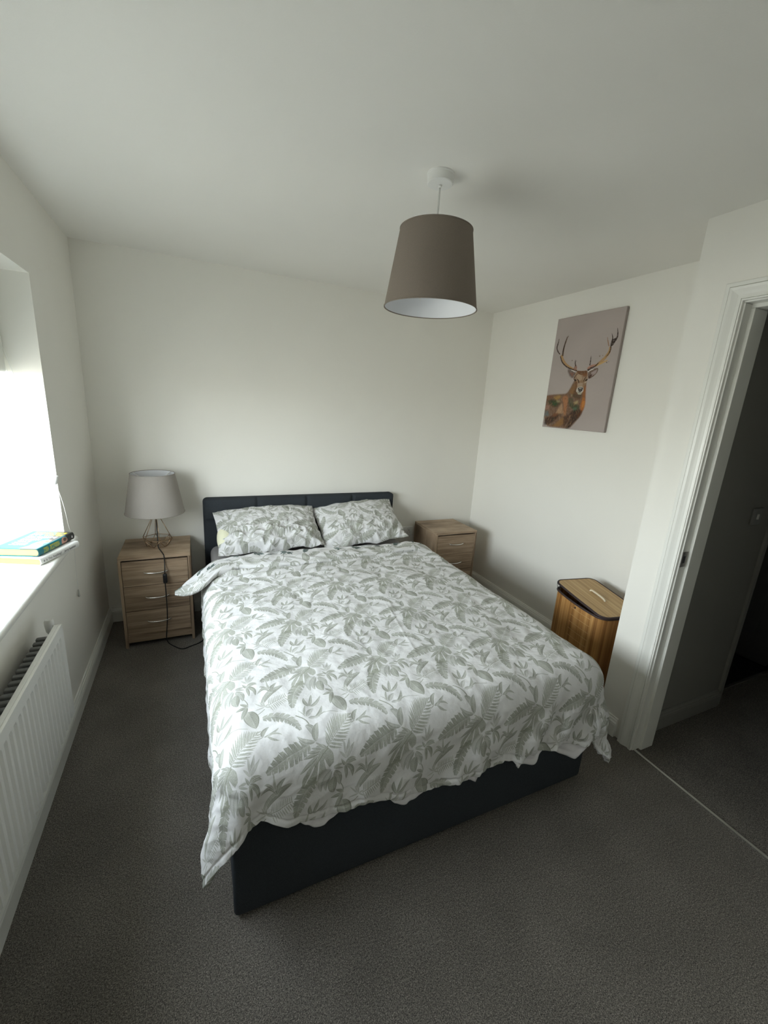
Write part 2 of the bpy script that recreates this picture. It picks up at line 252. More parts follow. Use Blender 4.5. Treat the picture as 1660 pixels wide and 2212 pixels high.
# ------------------------------------------------------------------ printed patterns, drawn here as polygons
MOTIF = {"M":[[1,[1077,-2080],[1096,-2073],[1115,-2086],[1131,-2103],[1133,-2128],[1123,-2137],[1111,-2146],[1098,-2182],[1088,-2175],[1073,-2185],[1059,-2184],[1036,-2191],[1036,-2160],[1058,-2129],[1071,-2117],[1063,-2098]],[0,[1074,-2128],[1062,-2154],[1045,-2181],[1041,-2189],[1054,-2158],[1068,-2131]],[0,[1088,-2117],[1086,-2140],[1084,-2173],[1079,-2178],[1081,-2145],[1085,-2119]],[0,[1104,-2115],[1109,-2128],[1120,-2141],[1109,-2146],[1105,-2135],[1101,-2117]]],"L":[[1084,-2103,1055,-2124,1027,-2145,12.2,1.05],[1088,-2097,1063,-2102,1039,-2107,10.8,1.05],[1092,-2093,1071,-2093,1050,-2092,9.4,1.05],[1098,-2089,1081,-2086,1064,-2082,7.9,1.0],[1105,-2088,1092,-2078,1079,-2069,7.2,1.0],[1125,-2147,1097,-2177,1099,-2220,23.8,0.62],[1128,-2152,1112,-2187,1114,-2219,16.6,0.75],[1132,-2158,1150,-2178,1157,-2210,23.0,0.9],[1138,-2171,1133,-2206,1141,-2232,28.8,1.05],[1131,-2142,1148,-2139,1165,-2137,7.9,0.95],[1132,-2145,1148,-2148,1164,-2152,7.9,0.95],[1134,-2153,1148,-2163,1161,-2173,8.6,0.95],[1118,-2083,1114,-2071,1111,-2058,6.1,1.1],[1118,-2083,1133,-2090,1159,-2095,6.1,1.1],[1121,-2078,1116,-2063,1112,-2047,5.0,1.1],[1121,-2078,1141,-2084,1161,-2091,5.0,1.1],[1125,-2076,1119,-2058,1112,-2037,6.1,1.1],[1125,-2076,1140,-2083,1163,-2086,6.1,1.1],[1129,-2071,1124,-2048,1119,-2024,5.0,1.1],[1129,-2071,1149,-2076,1169,-2082,5.0,1.1],[1134,-2068,1128,-2043,1125,-2011,6.1,1.1],[1134,-2068,1149,-2075,1176,-2077,6.1,1.1],[1137,-2063,1134,-2032,1132,-2001,5.0,1.1],[1137,-2063,1158,-2068,1179,-2072,5.0,1.1],[1142,-2060,1140,-2031,1140,-1990,6.1,1.1],[1142,-2060,1157,-2066,1182,-2068,6.1,1.1],[1145,-2054,1145,-2021,1147,-1987,5.0,1.1],[1145,-2054,1166,-2058,1185,-2063,5.0,1.1],[1150,-2053,1150,-2023,1152,-1982,6.1,1.1],[1150,-2053,1165,-2057,1189,-2057,6.1,1.1],[1154,-2046,1156,-2014,1159,-1981,5.0,1.1],[1154,-2046,1173,-2049,1191,-2052,5.0,1.1],[1159,-2045,1160,-2018,1166,-1980,6.1,1.1],[1159,-2045,1173,-2049,1195,-2047,6.1,1.1],[1162,-2037,1167,-2010,1171,-1981,5.0,1.1],[1162,-2037,1180,-2040,1197,-2041,5.0,1.1],[1168,-2036,1170,-2013,1176,-1983,6.1,1.1],[1168,-2036,1180,-2039,1200,-2036,6.1,1.1],[1171,-2030,1176,-2007,1181,-1985,5.0,1.1],[1171,-2030,1186,-2030,1203,-2031,5.0,1.1],[1176,-2027,1179,-2009,1186,-1986,6.1,1.1],[1176,-2027,1187,-2030,1205,-2026,6.1,1.1],[1180,-2021,1185,-2004,1190,-1988,5.0,1.1],[1180,-2021,1193,-2021,1207,-2022,5.0,1.1],[1184,-2018,1187,-2004,1194,-1990,6.1,1.1],[1184,-2018,1194,-2021,1208,-2016,6.1,1.1],[1189,-2012,1193,-2002,1197,-1991,5.0,1.1],[1189,-2012,1199,-2011,1209,-2010,5.0,1.1],[1194,-2009,1195,-2000,1201,-1992,6.1,1.1],[1194,-2009,1199,-2010,1208,-2004,6.1,1.1],[1008,-1799,955,-1832,927,-1889,23.8,0.95],[953,-1887,953,-1870,953,-1852,3.2,1.0],[953,-1887,959,-1902,967,-1916,3.2,1.0],[959,-1885,958,-1868,958,-1851,3.2,1.0],[959,-1885,965,-1898,971,-1913,3.2,1.0],[965,-1882,964,-1866,964,-1850,3.2,1.0],[965,-1882,971,-1896,977,-1909,3.2,1.0],[969,-1879,969,-1864,969,-1849,3.2,1.0],[969,-1879,977,-1892,983,-1906,3.2,1.0],[975,-1876,975,-1862,975,-1847,3.2,1.0],[975,-1876,982,-1889,988,-1901,3.2,1.0],[981,-1874,981,-1860,980,-1847,3.2,1.0],[981,-1874,988,-1886,994,-1898,3.2,1.0],[987,-1871,986,-1858,985,-1845,3.2,1.0],[987,-1871,994,-1883,1001,-1894,3.2,1.0],[993,-1869,992,-1857,990,-1844,3.2,1.0],[993,-1869,1000,-1879,1007,-1890,3.2,1.0],[998,-1866,997,-1854,996,-1842,3.2,1.0],[998,-1866,1005,-1877,1012,-1887,3.2,1.0],[1004,-1863,1003,-1853,1001,-1842,3.2,1.0],[1004,-1863,1011,-1873,1018,-1882,3.2,1.0],[1010,-1860,1008,-1850,1007,-1840,3.2,1.0],[1010,-1860,1017,-1869,1024,-1879,3.2,1.0],[1170,-1899,1183,-1937,1194,-1978,46.8,1.0],[1172,-1875,1152,-1882,1133,-1888,12.2,1.1],[1172,-1871,1159,-1864,1146,-1857,10.8,1.1],[1170,-1876,1160,-1905,1152,-1933,15.8,1.1],[1225,-1891,1209,-1878,1194,-1863,5.4,0.8],[1225,-1891,1217,-1876,1210,-1861,5.4,0.8],[1225,-1891,1233,-1884,1241,-1877,5.4,0.8],[1225,-1891,1238,-1896,1252,-1900,5.4,0.8],[1225,-1891,1209,-1896,1194,-1900,5.4,0.8],[1225,-1891,1223,-1876,1223,-1859,5.4,0.8],[1079,-1929,1068,-1909,1067,-1885,13.0,1.1],[1081,-1930,1088,-1902,1095,-1873,10.8,1.0],[1083,-1930,1105,-1916,1125,-1887,12.2,0.9],[1060,-1965,1061,-1944,1069,-1922,7.9,1.0],[1065,-1974,1077,-1953,1093,-1941,15.8,0.55],[1086,-1982,1106,-1969,1122,-1932,13.0,1.05],[1094,-1981,1115,-1969,1129,-1965,5.0,1.0],[1070,-1981,1084,-1979,1102,-1981,11.5,0.6],[1062,-1973,1052,-1955,1040,-1939,3.2,1.0],[1054,-2010,1074,-2028,1078,-2066,22.3,0.8],[1081,-2067,1082,-2034,1095,-2007,21.6,0.95],[1079,-2066,1049,-2061,1025,-2040,13.0,0.9],[1211,-2024,1215,-1998,1233,-1980,14.4,1.0],[1214,-2025,1239,-2014,1262,-1993,10.1,1.0],[1225,-2019,1248,-2016,1269,-2026,7.9,1.0],[1224,-2022,1239,-2037,1260,-2044,7.9,1.0],[1173,-2125,1170,-2101,1166,-2077,8.6,0.7],[1173,-2125,1179,-2099,1185,-2073,9.4,0.7],[1173,-2125,1186,-2106,1200,-2086,8.6,0.7],[1173,-2125,1162,-2114,1151,-2104,7.9,0.7],[1173,-2125,1172,-2107,1171,-2090,7.2,0.7],[1173,-2125,1180,-2110,1189,-2094,7.2,0.7],[1169,-2143,1190,-2133,1205,-2137,10.8,1.1],[1169,-2143,1191,-2158,1198,-2192,14.4,1.1],[1169,-2143,1175,-2168,1177,-2194,10.8,1.1],[1169,-2143,1164,-2137,1155,-2123,8.6,1.1],[1169,-2143,1183,-2127,1205,-2129,7.2,1.1],[965,-2195,944,-2166,917,-2186,14.4,1.0],[968,-2191,967,-2167,987,-2143,15.1,1.05],[961,-1810,955,-1791,951,-1757,7.2,1.0],[957,-1812,939,-1791,926,-1790,8.6,1.0]],"S":[[[1116,-2089],[1096,-2104],[1070,-2136],[3.2,1.25]],[[1113,-2087],[1159,-2041],[1207,-1993],[3.2,1.15]],[[950,-1888],[981,-1870],[1017,-1857],[2.2,1.1]],[[1172,-1876],[1172,-1857],[1159,-1835],[3.6,1.0]],[[1224,-1901],[1215,-1910],[1199,-1922],[3.2,1.0]],[[1095,-1979],[1126,-1965],[1169,-1975],[2.2,0.9]],[[1031,-1958],[1060,-1985],[1071,-2019],[1080,-2065],[4.7,1.05]],[[1194,-2034],[1213,-2023],[2.9,1.0]],[[951,-2132],[956,-2165],[965,-2195],[3.2,1.0]]],"B":[[1060,-2072,999,-2093,932,-2126,54.0,8,1.0],[930,-1943,996,-1959,1039,-2023,38.9,8,0.9],[1082,-1802,1042,-1849,1027,-1921,45.0,7,1.0]],"D":[[[112,82,58],[-38,301],[121,312],[257,316],[346,321],[388,373],[422,426],[440,446],[618,442],[628,399],[637,331],[654,286],[662,241],[660,195],[639,154],[614,113],[561,71],[529,41],[473,1],[304,4],[30,3]],[[134,100,66],[437,418],[484,408],[497,340],[465,312],[359,321]],[[96,72,52],[482,377],[512,317],[484,302],[446,317],[465,363]],[[178,108,52],[603,299],[648,286],[664,231],[650,185],[620,152],[590,212],[603,259]],[[150,95,50],[588,385],[626,393],[647,295],[603,297]],[[196,128,62],[618,267],[650,259],[656,214],[629,195],[611,230]],[[172,118,82],[263,297],[374,302],[382,235],[384,112],[336,139],[327,211]],[[180,146,116],[289,234],[340,139],[202,132],[248,195]],[[122,88,70],[-36,294],[113,305],[106,271],[-6,257]],[[62,68,48],[13,257],[163,267],[267,238],[208,190],[96,205]],[[52,82,52],[104,241],[187,248],[216,214],[144,207]],[[150,140,108],[178,261],[257,253],[246,233],[198,237]],[[58,74,54],[423,237],[507,229],[578,220],[577,171],[488,180],[416,208]],[[88,110,90],[482,196],[546,201],[543,159],[493,162]],[[84,88,70],[380,283],[457,279],[471,237],[408,218]],[[44,32,28],[439,156],[586,184],[635,155],[611,116],[524,57],[473,3],[406,3],[478,95]],[[96,62,42],[563,146],[628,176],[616,133],[569,99]],[[48,34,30],[19,78],[178,118],[282,125],[219,75],[121,26],[32,11]],[[118,78,54],[172,139],[274,136],[227,110],[140,93]],[[98,110,112],[0,158],[74,150],[100,110],[13,97]],[[150,116,104],[0,208],[76,211],[78,170],[2,163]],[[140,104,62],[229,41],[348,114],[380,53],[312,10],[164,10]],[[70,48,36],[348,101],[448,143],[437,65],[382,14]],[[172,156,116],[473,242],[546,261],[546,234],[507,224]],[[168,132,76],[119,287],[225,307],[268,291],[189,256]],[[84,70,54],[384,312],[505,312],[588,320],[577,276],[490,284]],[[150,138,104],[414,312],[433,316],[444,298],[422,298]],[[84,66,58],[285,547],[365,531],[431,510],[431,487],[406,454],[327,484]],[[136,100,86],[327,513],[410,505],[388,469]],[[110,90,78],[618,502],[669,524],[718,536],[762,537],[766,509],[730,475],[677,452],[643,448]],[[170,154,150],[669,501],[750,527],[741,493],[686,471]],[[80,58,48],[639,473],[696,490],[669,453],[643,449]],[[152,124,98],[450,522],[533,516],[605,522],[626,487],[633,452],[628,418],[601,382],[601,348],[584,317],[520,317],[486,344],[490,371],[448,423],[410,456],[427,497]],[[108,74,50],[442,525],[533,517],[607,522],[618,491],[543,482],[461,498]],[[128,88,58],[539,494],[616,501],[618,469],[563,467]],[[176,152,128],[459,491],[526,484],[554,444],[510,431],[459,464]],[[172,150,130],[497,415],[573,415],[578,376],[493,371]],[[118,84,60],[444,431],[480,422],[493,377],[474,377]],[[70,46,36],[459,497],[457,497],[454,494],[450,491],[444,486],[437,480],[431,475],[425,467],[420,460],[416,453],[414,449],[412,448],[418,445],[420,448],[423,450],[427,457],[435,464],[440,472],[446,478],[452,483],[457,487],[461,490],[465,493],[465,494]],[[60,42,34],[471,449],[471,448],[474,445],[480,442],[486,439],[490,435],[493,431],[497,426],[501,420],[503,415],[505,412],[507,411],[514,411],[514,412],[514,415],[512,420],[510,426],[507,433],[501,438],[493,444],[486,446],[480,449],[476,450],[474,450]],[[66,46,38],[603,468],[601,468],[599,465],[595,461],[590,457],[586,452],[582,446],[578,441],[577,435],[575,431],[573,429],[573,427],[582,424],[582,426],[584,429],[588,433],[590,438],[594,444],[597,448],[601,453],[605,459],[607,463],[609,465],[609,467]],[[30,24,22],[423,449],[448,450],[465,438],[454,429],[435,431]],[[30,24,22],[599,430],[605,445],[637,450],[635,438],[618,430]],[[190,178,162],[597,420],[629,431],[618,416],[588,410]],[[200,194,184],[484,343],[493,371],[533,382],[588,380],[605,346],[582,329],[509,329]],[[34,29,29],[503,371],[535,377],[586,376],[590,354],[565,336],[529,339]],[[170,166,160],[520,371],[569,373],[563,362],[531,362]],[[34,29,29],[497,337],[578,337],[541,331]],[[172,168,150],[509,329],[582,331],[571,312],[531,312]],[[225,220,214],[346,532],[350,531],[353,529],[359,528],[369,525],[376,522],[386,520],[397,517],[406,514],[416,512],[422,510],[423,510],[425,512],[423,513],[418,516],[412,518],[401,522],[391,527],[380,529],[371,532],[361,533],[355,533],[350,535],[348,535]],[[225,220,214],[622,507],[624,507],[629,509],[637,512],[647,514],[656,517],[665,520],[675,522],[686,525],[696,528],[699,529],[703,531],[699,533],[698,533],[690,532],[682,531],[669,529],[658,527],[647,524],[639,520],[629,516],[624,513],[620,510],[618,509]],[[176,138,88],[450,529],[444,532],[431,536],[412,540],[386,547],[361,555],[338,562],[314,570],[291,580],[270,588],[253,597],[236,608],[221,618],[208,629],[197,638],[187,648],[180,659],[172,667],[168,672],[164,675],[134,672],[134,669],[138,664],[142,656],[149,644],[161,631],[172,619],[189,608],[206,596],[227,584],[250,573],[272,563],[299,554],[325,546],[352,539],[380,533],[406,528],[427,524],[440,521],[448,521]],[[60,45,37],[450,528],[444,529],[429,532],[408,536],[380,540],[353,546],[329,552],[304,558],[282,565],[259,573],[240,581],[221,592],[202,601],[187,612],[174,624],[163,635],[155,646],[147,656],[144,661],[140,665],[129,664],[129,661],[132,654],[138,646],[146,634],[157,620],[170,608],[187,596],[206,585],[227,574],[250,565],[272,555],[297,548],[323,541],[350,535],[378,529],[406,525],[427,521],[442,518],[448,518]],[[60,45,37],[127,684],[123,686],[117,690],[108,695],[96,702],[87,709],[79,717],[72,724],[64,732],[60,740],[60,748],[60,756],[64,766],[66,776],[68,785],[68,796],[68,807],[68,815],[68,820],[68,823],[62,824],[60,822],[59,816],[57,808],[55,799],[51,789],[47,780],[45,770],[42,761],[40,751],[42,741],[45,732],[53,722],[60,713],[70,705],[83,697],[95,690],[104,684],[112,680],[113,679]],[[96,74,54],[183,661],[183,664],[183,671],[181,680],[181,693],[181,706],[181,720],[183,735],[185,748],[189,763],[193,776],[197,788],[200,799],[204,808],[208,816],[212,823],[216,830],[217,834],[219,837],[219,838],[214,841],[212,839],[208,837],[204,833],[198,827],[193,820],[187,814],[181,803],[176,792],[172,780],[168,767],[164,754],[161,739],[159,724],[157,710],[157,697],[157,683],[157,673],[157,668],[157,664]],[[60,45,37],[172,672],[172,675],[172,682],[174,693],[174,706],[174,720],[176,732],[178,746],[180,758],[183,771],[187,785],[191,799],[193,814],[197,824],[197,831],[198,835],[195,835],[193,833],[191,826],[187,815],[181,800],[176,786],[172,773],[166,761],[163,748],[159,736],[157,722],[155,709],[157,694],[157,684],[159,676],[159,673]],[[150,110,95],[412,527],[414,527],[418,528],[423,531],[433,535],[439,540],[440,548],[439,556],[433,562],[427,566],[423,569],[420,570],[401,569],[399,567],[399,565],[397,562],[397,558],[395,555],[393,554],[393,551],[389,548],[386,544],[382,543],[382,541]],[[60,45,37],[423,563],[423,565],[422,567],[418,573],[414,578],[410,585],[406,592],[405,599],[403,605],[401,612],[399,615],[399,618],[395,618],[393,616],[393,612],[391,607],[391,600],[391,592],[393,585],[397,578],[401,571],[403,567],[405,563],[406,562]],[[176,128,108],[618,524],[622,525],[629,528],[639,532],[652,537],[665,541],[679,546],[690,550],[703,551],[713,554],[720,555],[722,556],[713,569],[709,569],[701,569],[690,569],[675,567],[658,566],[641,562],[628,556],[614,550],[603,544],[597,541],[595,539]],[[176,138,88],[715,546],[720,547],[732,550],[747,556],[767,565],[788,573],[803,581],[819,590],[834,600],[847,610],[858,619],[868,629],[879,639],[887,650],[890,661],[892,673],[890,684],[888,693],[888,697],[887,699],[864,703],[864,701],[862,695],[862,688],[862,679],[860,669],[854,661],[847,652],[837,644],[826,634],[815,624],[802,616],[788,607],[775,599],[760,590],[743,581],[724,571],[711,563],[703,558],[699,555]],[[196,160,104],[724,551],[732,552],[743,555],[762,559],[786,565],[807,570],[826,576],[843,581],[856,586],[866,590],[873,593],[875,595],[871,599],[868,597],[858,597],[847,595],[832,592],[813,588],[794,582],[773,576],[750,569],[733,563],[722,559],[716,556]],[[60,45,37],[618,514],[622,516],[629,518],[639,521],[654,527],[667,531],[681,535],[692,540],[705,544],[720,550],[732,558],[743,566],[754,577],[762,584],[764,588],[756,590],[752,586],[749,584],[745,582],[745,581],[756,576],[756,577],[758,580],[762,582],[766,586],[756,590],[752,588],[745,582],[732,571],[720,565],[707,558],[694,554],[679,551],[664,548],[648,546],[635,540],[622,535],[611,531],[605,528],[601,527]],[[60,45,37],[839,619],[843,622],[849,624],[854,630],[866,635],[873,644],[881,650],[887,659],[890,667],[894,675],[894,683],[894,690],[892,698],[890,703],[888,707],[888,709],[871,710],[871,709],[873,705],[875,699],[877,693],[877,686],[877,678],[877,671],[873,663],[870,654],[864,648],[856,639],[847,633],[841,627],[837,624],[836,622]],[[52,40,32],[871,705],[875,751],[898,762],[945,771],[930,735],[904,707]],[[52,40,32],[898,732],[896,733],[896,739],[896,746],[896,755],[894,765],[890,774],[885,784],[877,793],[871,800],[868,805],[866,808],[864,807],[864,805],[866,800],[870,793],[873,784],[877,776],[879,766],[879,758],[877,750],[877,743],[875,737],[875,736]],[[52,40,32],[941,743],[941,746],[943,751],[947,758],[953,767],[955,780],[953,793],[949,807],[940,823],[934,834],[930,841],[926,845],[924,845],[924,842],[926,834],[930,823],[934,808],[936,796],[936,784],[934,774],[928,765],[922,758],[919,752],[917,751]],[[150,118,92],[864,707],[862,710],[858,714],[853,722],[847,732],[841,741],[836,750],[828,759],[822,769],[819,776],[815,780],[813,782],[809,782],[809,780],[811,776],[813,769],[817,759],[822,750],[828,740],[834,731],[839,721],[845,714],[849,709],[849,706]],[[60,45,37],[641,561],[641,562],[641,567],[639,573],[639,582],[639,592],[637,603],[635,614],[633,626],[631,635],[629,641],[628,644],[626,645],[626,641],[624,635],[624,627],[624,615],[624,604],[622,593],[624,584],[624,576],[622,569],[622,565],[622,562]],[[128,112,98],[353,615],[352,611],[344,610],[336,612],[333,616],[335,619],[342,620],[350,619]],[[128,112,98],[762,633],[760,629],[752,627],[745,630],[741,634],[743,638],[749,639],[758,638]],[[128,112,98],[800,635],[800,633],[796,631],[790,633],[786,635],[788,638],[792,639],[798,638]],[[128,112,98],[875,578],[873,574],[868,571],[860,574],[854,578],[856,582],[864,584],[871,582]],[[128,112,98],[898,581],[896,580],[892,578],[888,580],[887,582],[887,585],[890,585],[894,584]],[[128,112,98],[422,608],[422,605],[418,604],[412,605],[410,608],[410,610],[416,611],[420,610]]]}
def lin(c): c = np.asarray(c, float) / 255; return np.where(c <= .04045, c / 12.92, ((c + .055) / 1.055) ** 2.4)
class Canvas:
    def __init__(s, w, h, col, ss=2):
        s.w, s.h, s.ss = w, h, ss; s.a = np.empty((h * ss, w * ss, 3), np.float32); s.a[:] = col
    def poly(s, pts, col, alpha=1., wrap=False, shade=None):
        p = np.asarray(pts, float) * s.ss; Wd, Hd = s.w * s.ss, s.h * s.ss
        if wrap: base_ = np.floor(p.mean(0) / (Wd, Hd)) * (Wd, Hd); p = p - base_
        else: base_ = np.zeros(2)
        offs = [(i * Wd, j * Hd) for i in (-1, 0, 1) for j in (-1, 0, 1)] if wrap else [(0, 0)]
        for ox, oy in offs:
            q = p + (ox, oy); x0, y0 = np.floor(q.min(0)).astype(int); x1, y1 = np.ceil(q.max(0)).astype(int) + 1
            x0, y0, x1, y1 = max(x0, 0), max(y0, 0), min(x1, Wd), min(y1, Hd)
            if x0 >= x1 or y0 >= y1: continue
            X = np.arange(x0, x1) + .5; Y = (np.arange(y0, y1) + .5)[:, None]; ins = np.zeros((y1 - y0, x1 - x0), bool)
            for (ax, ay), (bx, by) in zip(q, np.roll(q, -1, 0)):
                if ay == by: continue
                c = ((ay > Y) != (by > Y)) & (X[None, :] < (bx - ax) * (Y - ay) / (by - ay) + ax); ins ^= c
            r = s.a[y0:y1, x0:x1]
            if shade is None: r[ins] = r[ins] * (1 - alpha) + np.asarray(col, np.float32) * alpha
            else:
                XX, YY = np.meshgrid(X - ox + base_[0], Y[:, 0] - oy + base_[1]); k = shade(XX / s.ss, YY / s.ss)[ins][:, None]
                r[ins] = r[ins] * (1 - alpha * k) + np.asarray(col, np.float32) * alpha * k
    def image(s, name):
        a = s.a.reshape(s.h, s.ss, s.w, s.ss, 3).mean((1, 3)); out = np.ones((s.h, s.w, 4), np.float32)
        out[..., :3] = np.where(a <= .0031308, a * 12.92, 1.055 * np.clip(a, 0, None) ** (1 / 2.4) - .055)
        im = bpy.data.images.new(name, s.w, s.h); im.pixels.foreach_set(np.clip(out, 0, 1).ravel()); im.update(); im.pack(); return im
def spine(p0, pm, p1, n=13):
    p0, pm, p1 = map(np.array, (p0, pm, p1)); c = 2 * pm - (p0 + p1) / 2; t = np.linspace(0, 1, n)[:, None]
    p = (1 - t) ** 2 * p0 + 2 * t * (1 - t) * c + t * t * p1; d = np.gradient(p, axis=0); d /= np.linalg.norm(d, axis=1)[:, None] + 1e-9
    return p, np.stack([-d[:, 1], d[:, 0]], 1), t[:, 0]
def draw_leaf(cv, L, px, col, white, wrap=True, vein=True):
    p, n, t = spine(L[0:2], L[2:4], L[4:6]); w = L[6] / 2; tone = L[7]
    prof = (np.sin(PI * np.clip(t, 0, 1) ** .8)) ** .75 * w
    pts = np.concatenate([p + n * prof[:, None], (p - n * prof[:, None])[::-1]])
    c = np.array(col) ; a = min(1, .80 * tone)
    if w > 2.2: cv.poly(np.concatenate([p + n * (prof + .8)[:, None], (p - n * (prof + .8)[:, None])[::-1]]) * px, white, 1., wrap)
    f = lambda X, Y: .86 + .22 * vnoise(X / px * .35 + 50, Y / px * .35 + 50)
    cv.poly(pts * px, c, a, wrap, f)
    if w > 4 and vein:
        rim = np.concatenate([p + n * prof[:, None], (p + n * (prof * .86)[:, None])[::-1]]); cv.poly(rim * px, c * .55, .6, wrap)
        rim = np.concatenate([p - n * prof[:, None], (p - n * (prof * .88)[:, None])[::-1]]); cv.poly(rim * px, c * .6, .5, wrap)
        half = np.concatenate([p, (p + n * prof[:, None])[::-1]]); cv.poly(half * px, c * .72, .38, wrap)
        mid = np.concatenate([p + n * .5, (p - n * .5)[::-1]]); cv.poly(mid * px, white, .45, wrap)
        if w > 11:
            for i in range(2, 11):
                for sg in (1, -1):
                    b = p[min(i + 1, 12)] + n[i] * prof[i] * .86 * sg; m2 = np.array([p[i] - .35, p[i] + .35, b])
                    cv.poly(m2 * px, white, .38, wrap)
def draw_stroke(cv, S, px, col, wrap=True):
    p = np.array(smooth_path(S[:-1], 2)); d = np.gradient(p, axis=0); d /= np.linalg.norm(d, axis=1)[:, None] + 1e-9
    n = np.stack([-d[:, 1], d[:, 0]], 1); w = S[-1][0] / 2
    cv.poly(np.concatenate([p + n * w, (p - n * w * .6)[::-1]]) * px, np.array(col) * .9, min(1, .85 * S[-1][1]), wrap)
def draw_banana(cv, B, px, col, white, wrap=True):
    p, n, t = spine(B[0:2], B[2:4], B[4:6], 41); w = B[6] / 2; k = B[7]; tone = B[8]
    prof = np.sin(PI * np.clip(t * .94 + .03, 0, 1) ** .75) ** .6 * w * (1 + .07 * np.sin(t * PI * k * 2))
    cv.poly(np.concatenate([p + n * (prof + .9)[:, None], (p - n * (prof + .9)[:, None])[::-1]]) * px, white, 1., wrap)
    c = np.array(col); f = lambda X, Y: .84 + .22 * vnoise(X / px * .3 + 9, Y / px * .3)
    cv.poly(np.concatenate([p + n * prof[:, None], (p - n * prof[:, None])[::-1]]) * px, c, min(1, .86 * tone), wrap, f)
    half = np.concatenate([p, (p - n * prof[:, None])[::-1]]); cv.poly(half * px, c * .72, .35, wrap)
    for sg in (1, -1):
        for j in range(1, k + 1):
            i = int(40 * (j - .2 + .25 * (sg > 0)) / (k + .7)); i = min(max(i, 1), 38)
            e1 = p[i + 1] + n[i] * prof[i] * 1.12 * sg; d = p[i + 1] - p[i]; d = d / (np.linalg.norm(d) + 1e-9); ww = 1.5 + 1.2 * ((j * 7 + (sg > 0) * 3) % 3)
            root = p[max(i - 1, 0)] + n[i] * prof[i] * .22 * sg
            cv.poly(np.array([root, e1 + d * ww, e1 - d * ww]) * px, white, .95, wrap)
            cv.poly(np.array([root - d * 1.6, e1 - d * (ww + .2), e1 - d * (ww + 1.6)]) * px, c * .5, .55, wrap)
    for i in range(2, 39, 2):
        for sg in (1, -1): cv.poly(np.array([p[i] - .3, p[i] + .3, p[min(i + 2, 40)] + n[i] * prof[i] * .85 * sg]) * px, white if i % 4 else c * .55, .3, wrap)
    cv.poly(np.concatenate([p + n * .9, (p - n * .9)[::-1]]) * px, np.array(white) * .8, .55, wrap)
TW, TH = .286, .366                                   # repeat of the print in metres
WHT = np.array([.70, .70, .71]); SAGE = np.array([.305, .320, .262])
def sage_tile(name, white, sage):
    nx = 640; px = nx / (TW * 1000); ny = int(round(TH * 1000 * px)); cv = Canvas(nx, ny, white)
    for S in MOTIF['S']: draw_stroke(cv, S, px, sage)
    for b in MOTIF['B']: draw_banana(cv, b, px, sage, white)
    for q in MOTIF['M']:
        P_ = np.array(q[1:], float)
        for _ in range(2): P_ = np.stack([P_ * .8 + np.roll(P_, -1, 0) * .2, P_ * .2 + np.roll(P_, -1, 0) * .8], 1).reshape(-1, 2)
        cv.poly(P_ * px, sage if q[0] else white, .86 if q[0] else 1., True, (lambda X, Y: .84 + .22 * vnoise(X / px * .3, Y / px * .3)) if q[0] else None)
    for L in MOTIF['L']: draw_leaf(cv, L, px, sage, white)
    return cv.image(name)
SAGE_IMG = sage_tile('sage_leaf_print', WHT, SAGE)
DARK = np.array([.020, .060, .050])
def big_monstera(cv, c, ang, R, px, col, white, wrap=True):
    ca, sa = math.cos(ang), math.sin(ang); rot = lambda x, y: (c[0] + (x * ca - y * sa) * R, c[1] + (x * sa + y * ca) * R)
    for a, m, b, w in [((0, 0), (.35, .1), (.95, .12), .34), ((0, .05), (.3, .4), (.75, .62), .34), ((-.05, .1), (.0, .5), (.25, .9), .34), ((-.1, .05), (-.35, .4), (-.2, .75), .3),
                       ((0, -.05), (.3, -.35), (.75, -.5), .34), ((-.05, -.1), (.05, -.45), (.25, -.85), .34), ((-.1, -.05), (-.35, -.4), (-.2, -.75), .3)]:
        draw_leaf(cv, list(rot(*a)) + list(rot(*m)) + list(rot(*b)) + [w * R, 1.25], px, col, white, wrap)
    p = [rot(-.5, -.1), rot(0, 0), rot(.9, .1)]; draw_stroke(cv, p + [[1.6, .8]], px, white, wrap)
def dark_tile():
    w, h = 420., 300.; nx = 900; px = nx / w; cv = Canvas(nx, int(h * px), WHT)
    big_monstera(cv, (90, 80), .5, 75, px, DARK, WHT); big_monstera(cv, (300, 210), 2.5, 70, px, DARK, WHT); big_monstera(cv, (330, 50), 4.2, 52, px, DARK * 1.6, WHT)
    draw_banana(cv, [20, 290, 90, 210, 200, 190, 46, 9, 1.15], px, DARK, WHT)
    draw_stroke(cv, [(180, 60), (215, 120), (240, 170), [2.5, 1.2]], px, DARK)
    for i in range(14):
        f = i / 14; q = (180 + 60 * f, 60 + 110 * f)
        draw_leaf(cv, [q[0], q[1], q[0] + 22, q[1] - 8, q[0] + 44, q[1] - 2, 4, 1.2], px, DARK, WHT); draw_leaf(cv, [q[0], q[1], q[0] - 18, q[1] + 14, q[0] - 34, q[1] + 34, 4, 1.2], px, DARK, WHT)
    return cv.image('dark_green_leaf_print')
DARK_IMG = dark_tile()
def printed(name, img, uvs=(1, 1), rot=0., d=.0005, sc=900):
    m = mat(name, (.8, .8, .8), .9, spec=.15); t = N(m, 'ShaderNodeTexCoord'); p = N(m, 'ShaderNodeMapping')
    p.inputs['Scale'].default_value = (uvs[0], uvs[1], 1); p.inputs['Rotation'].default_value = (0, 0, rot)
    i = N(m, 'ShaderNodeTexImage'); i.image = img; i.interpolation = 'Cubic'
    Lk(m, t.outputs['UV'], p.inputs['Vector']); Lk(m, p.outputs['Vector'], i.inputs['Vector']); base(m, i.outputs['Color'])
    n = noise(m, coords(m), 34, 6, .55); bump(m, n, .0060, .55)
    return m
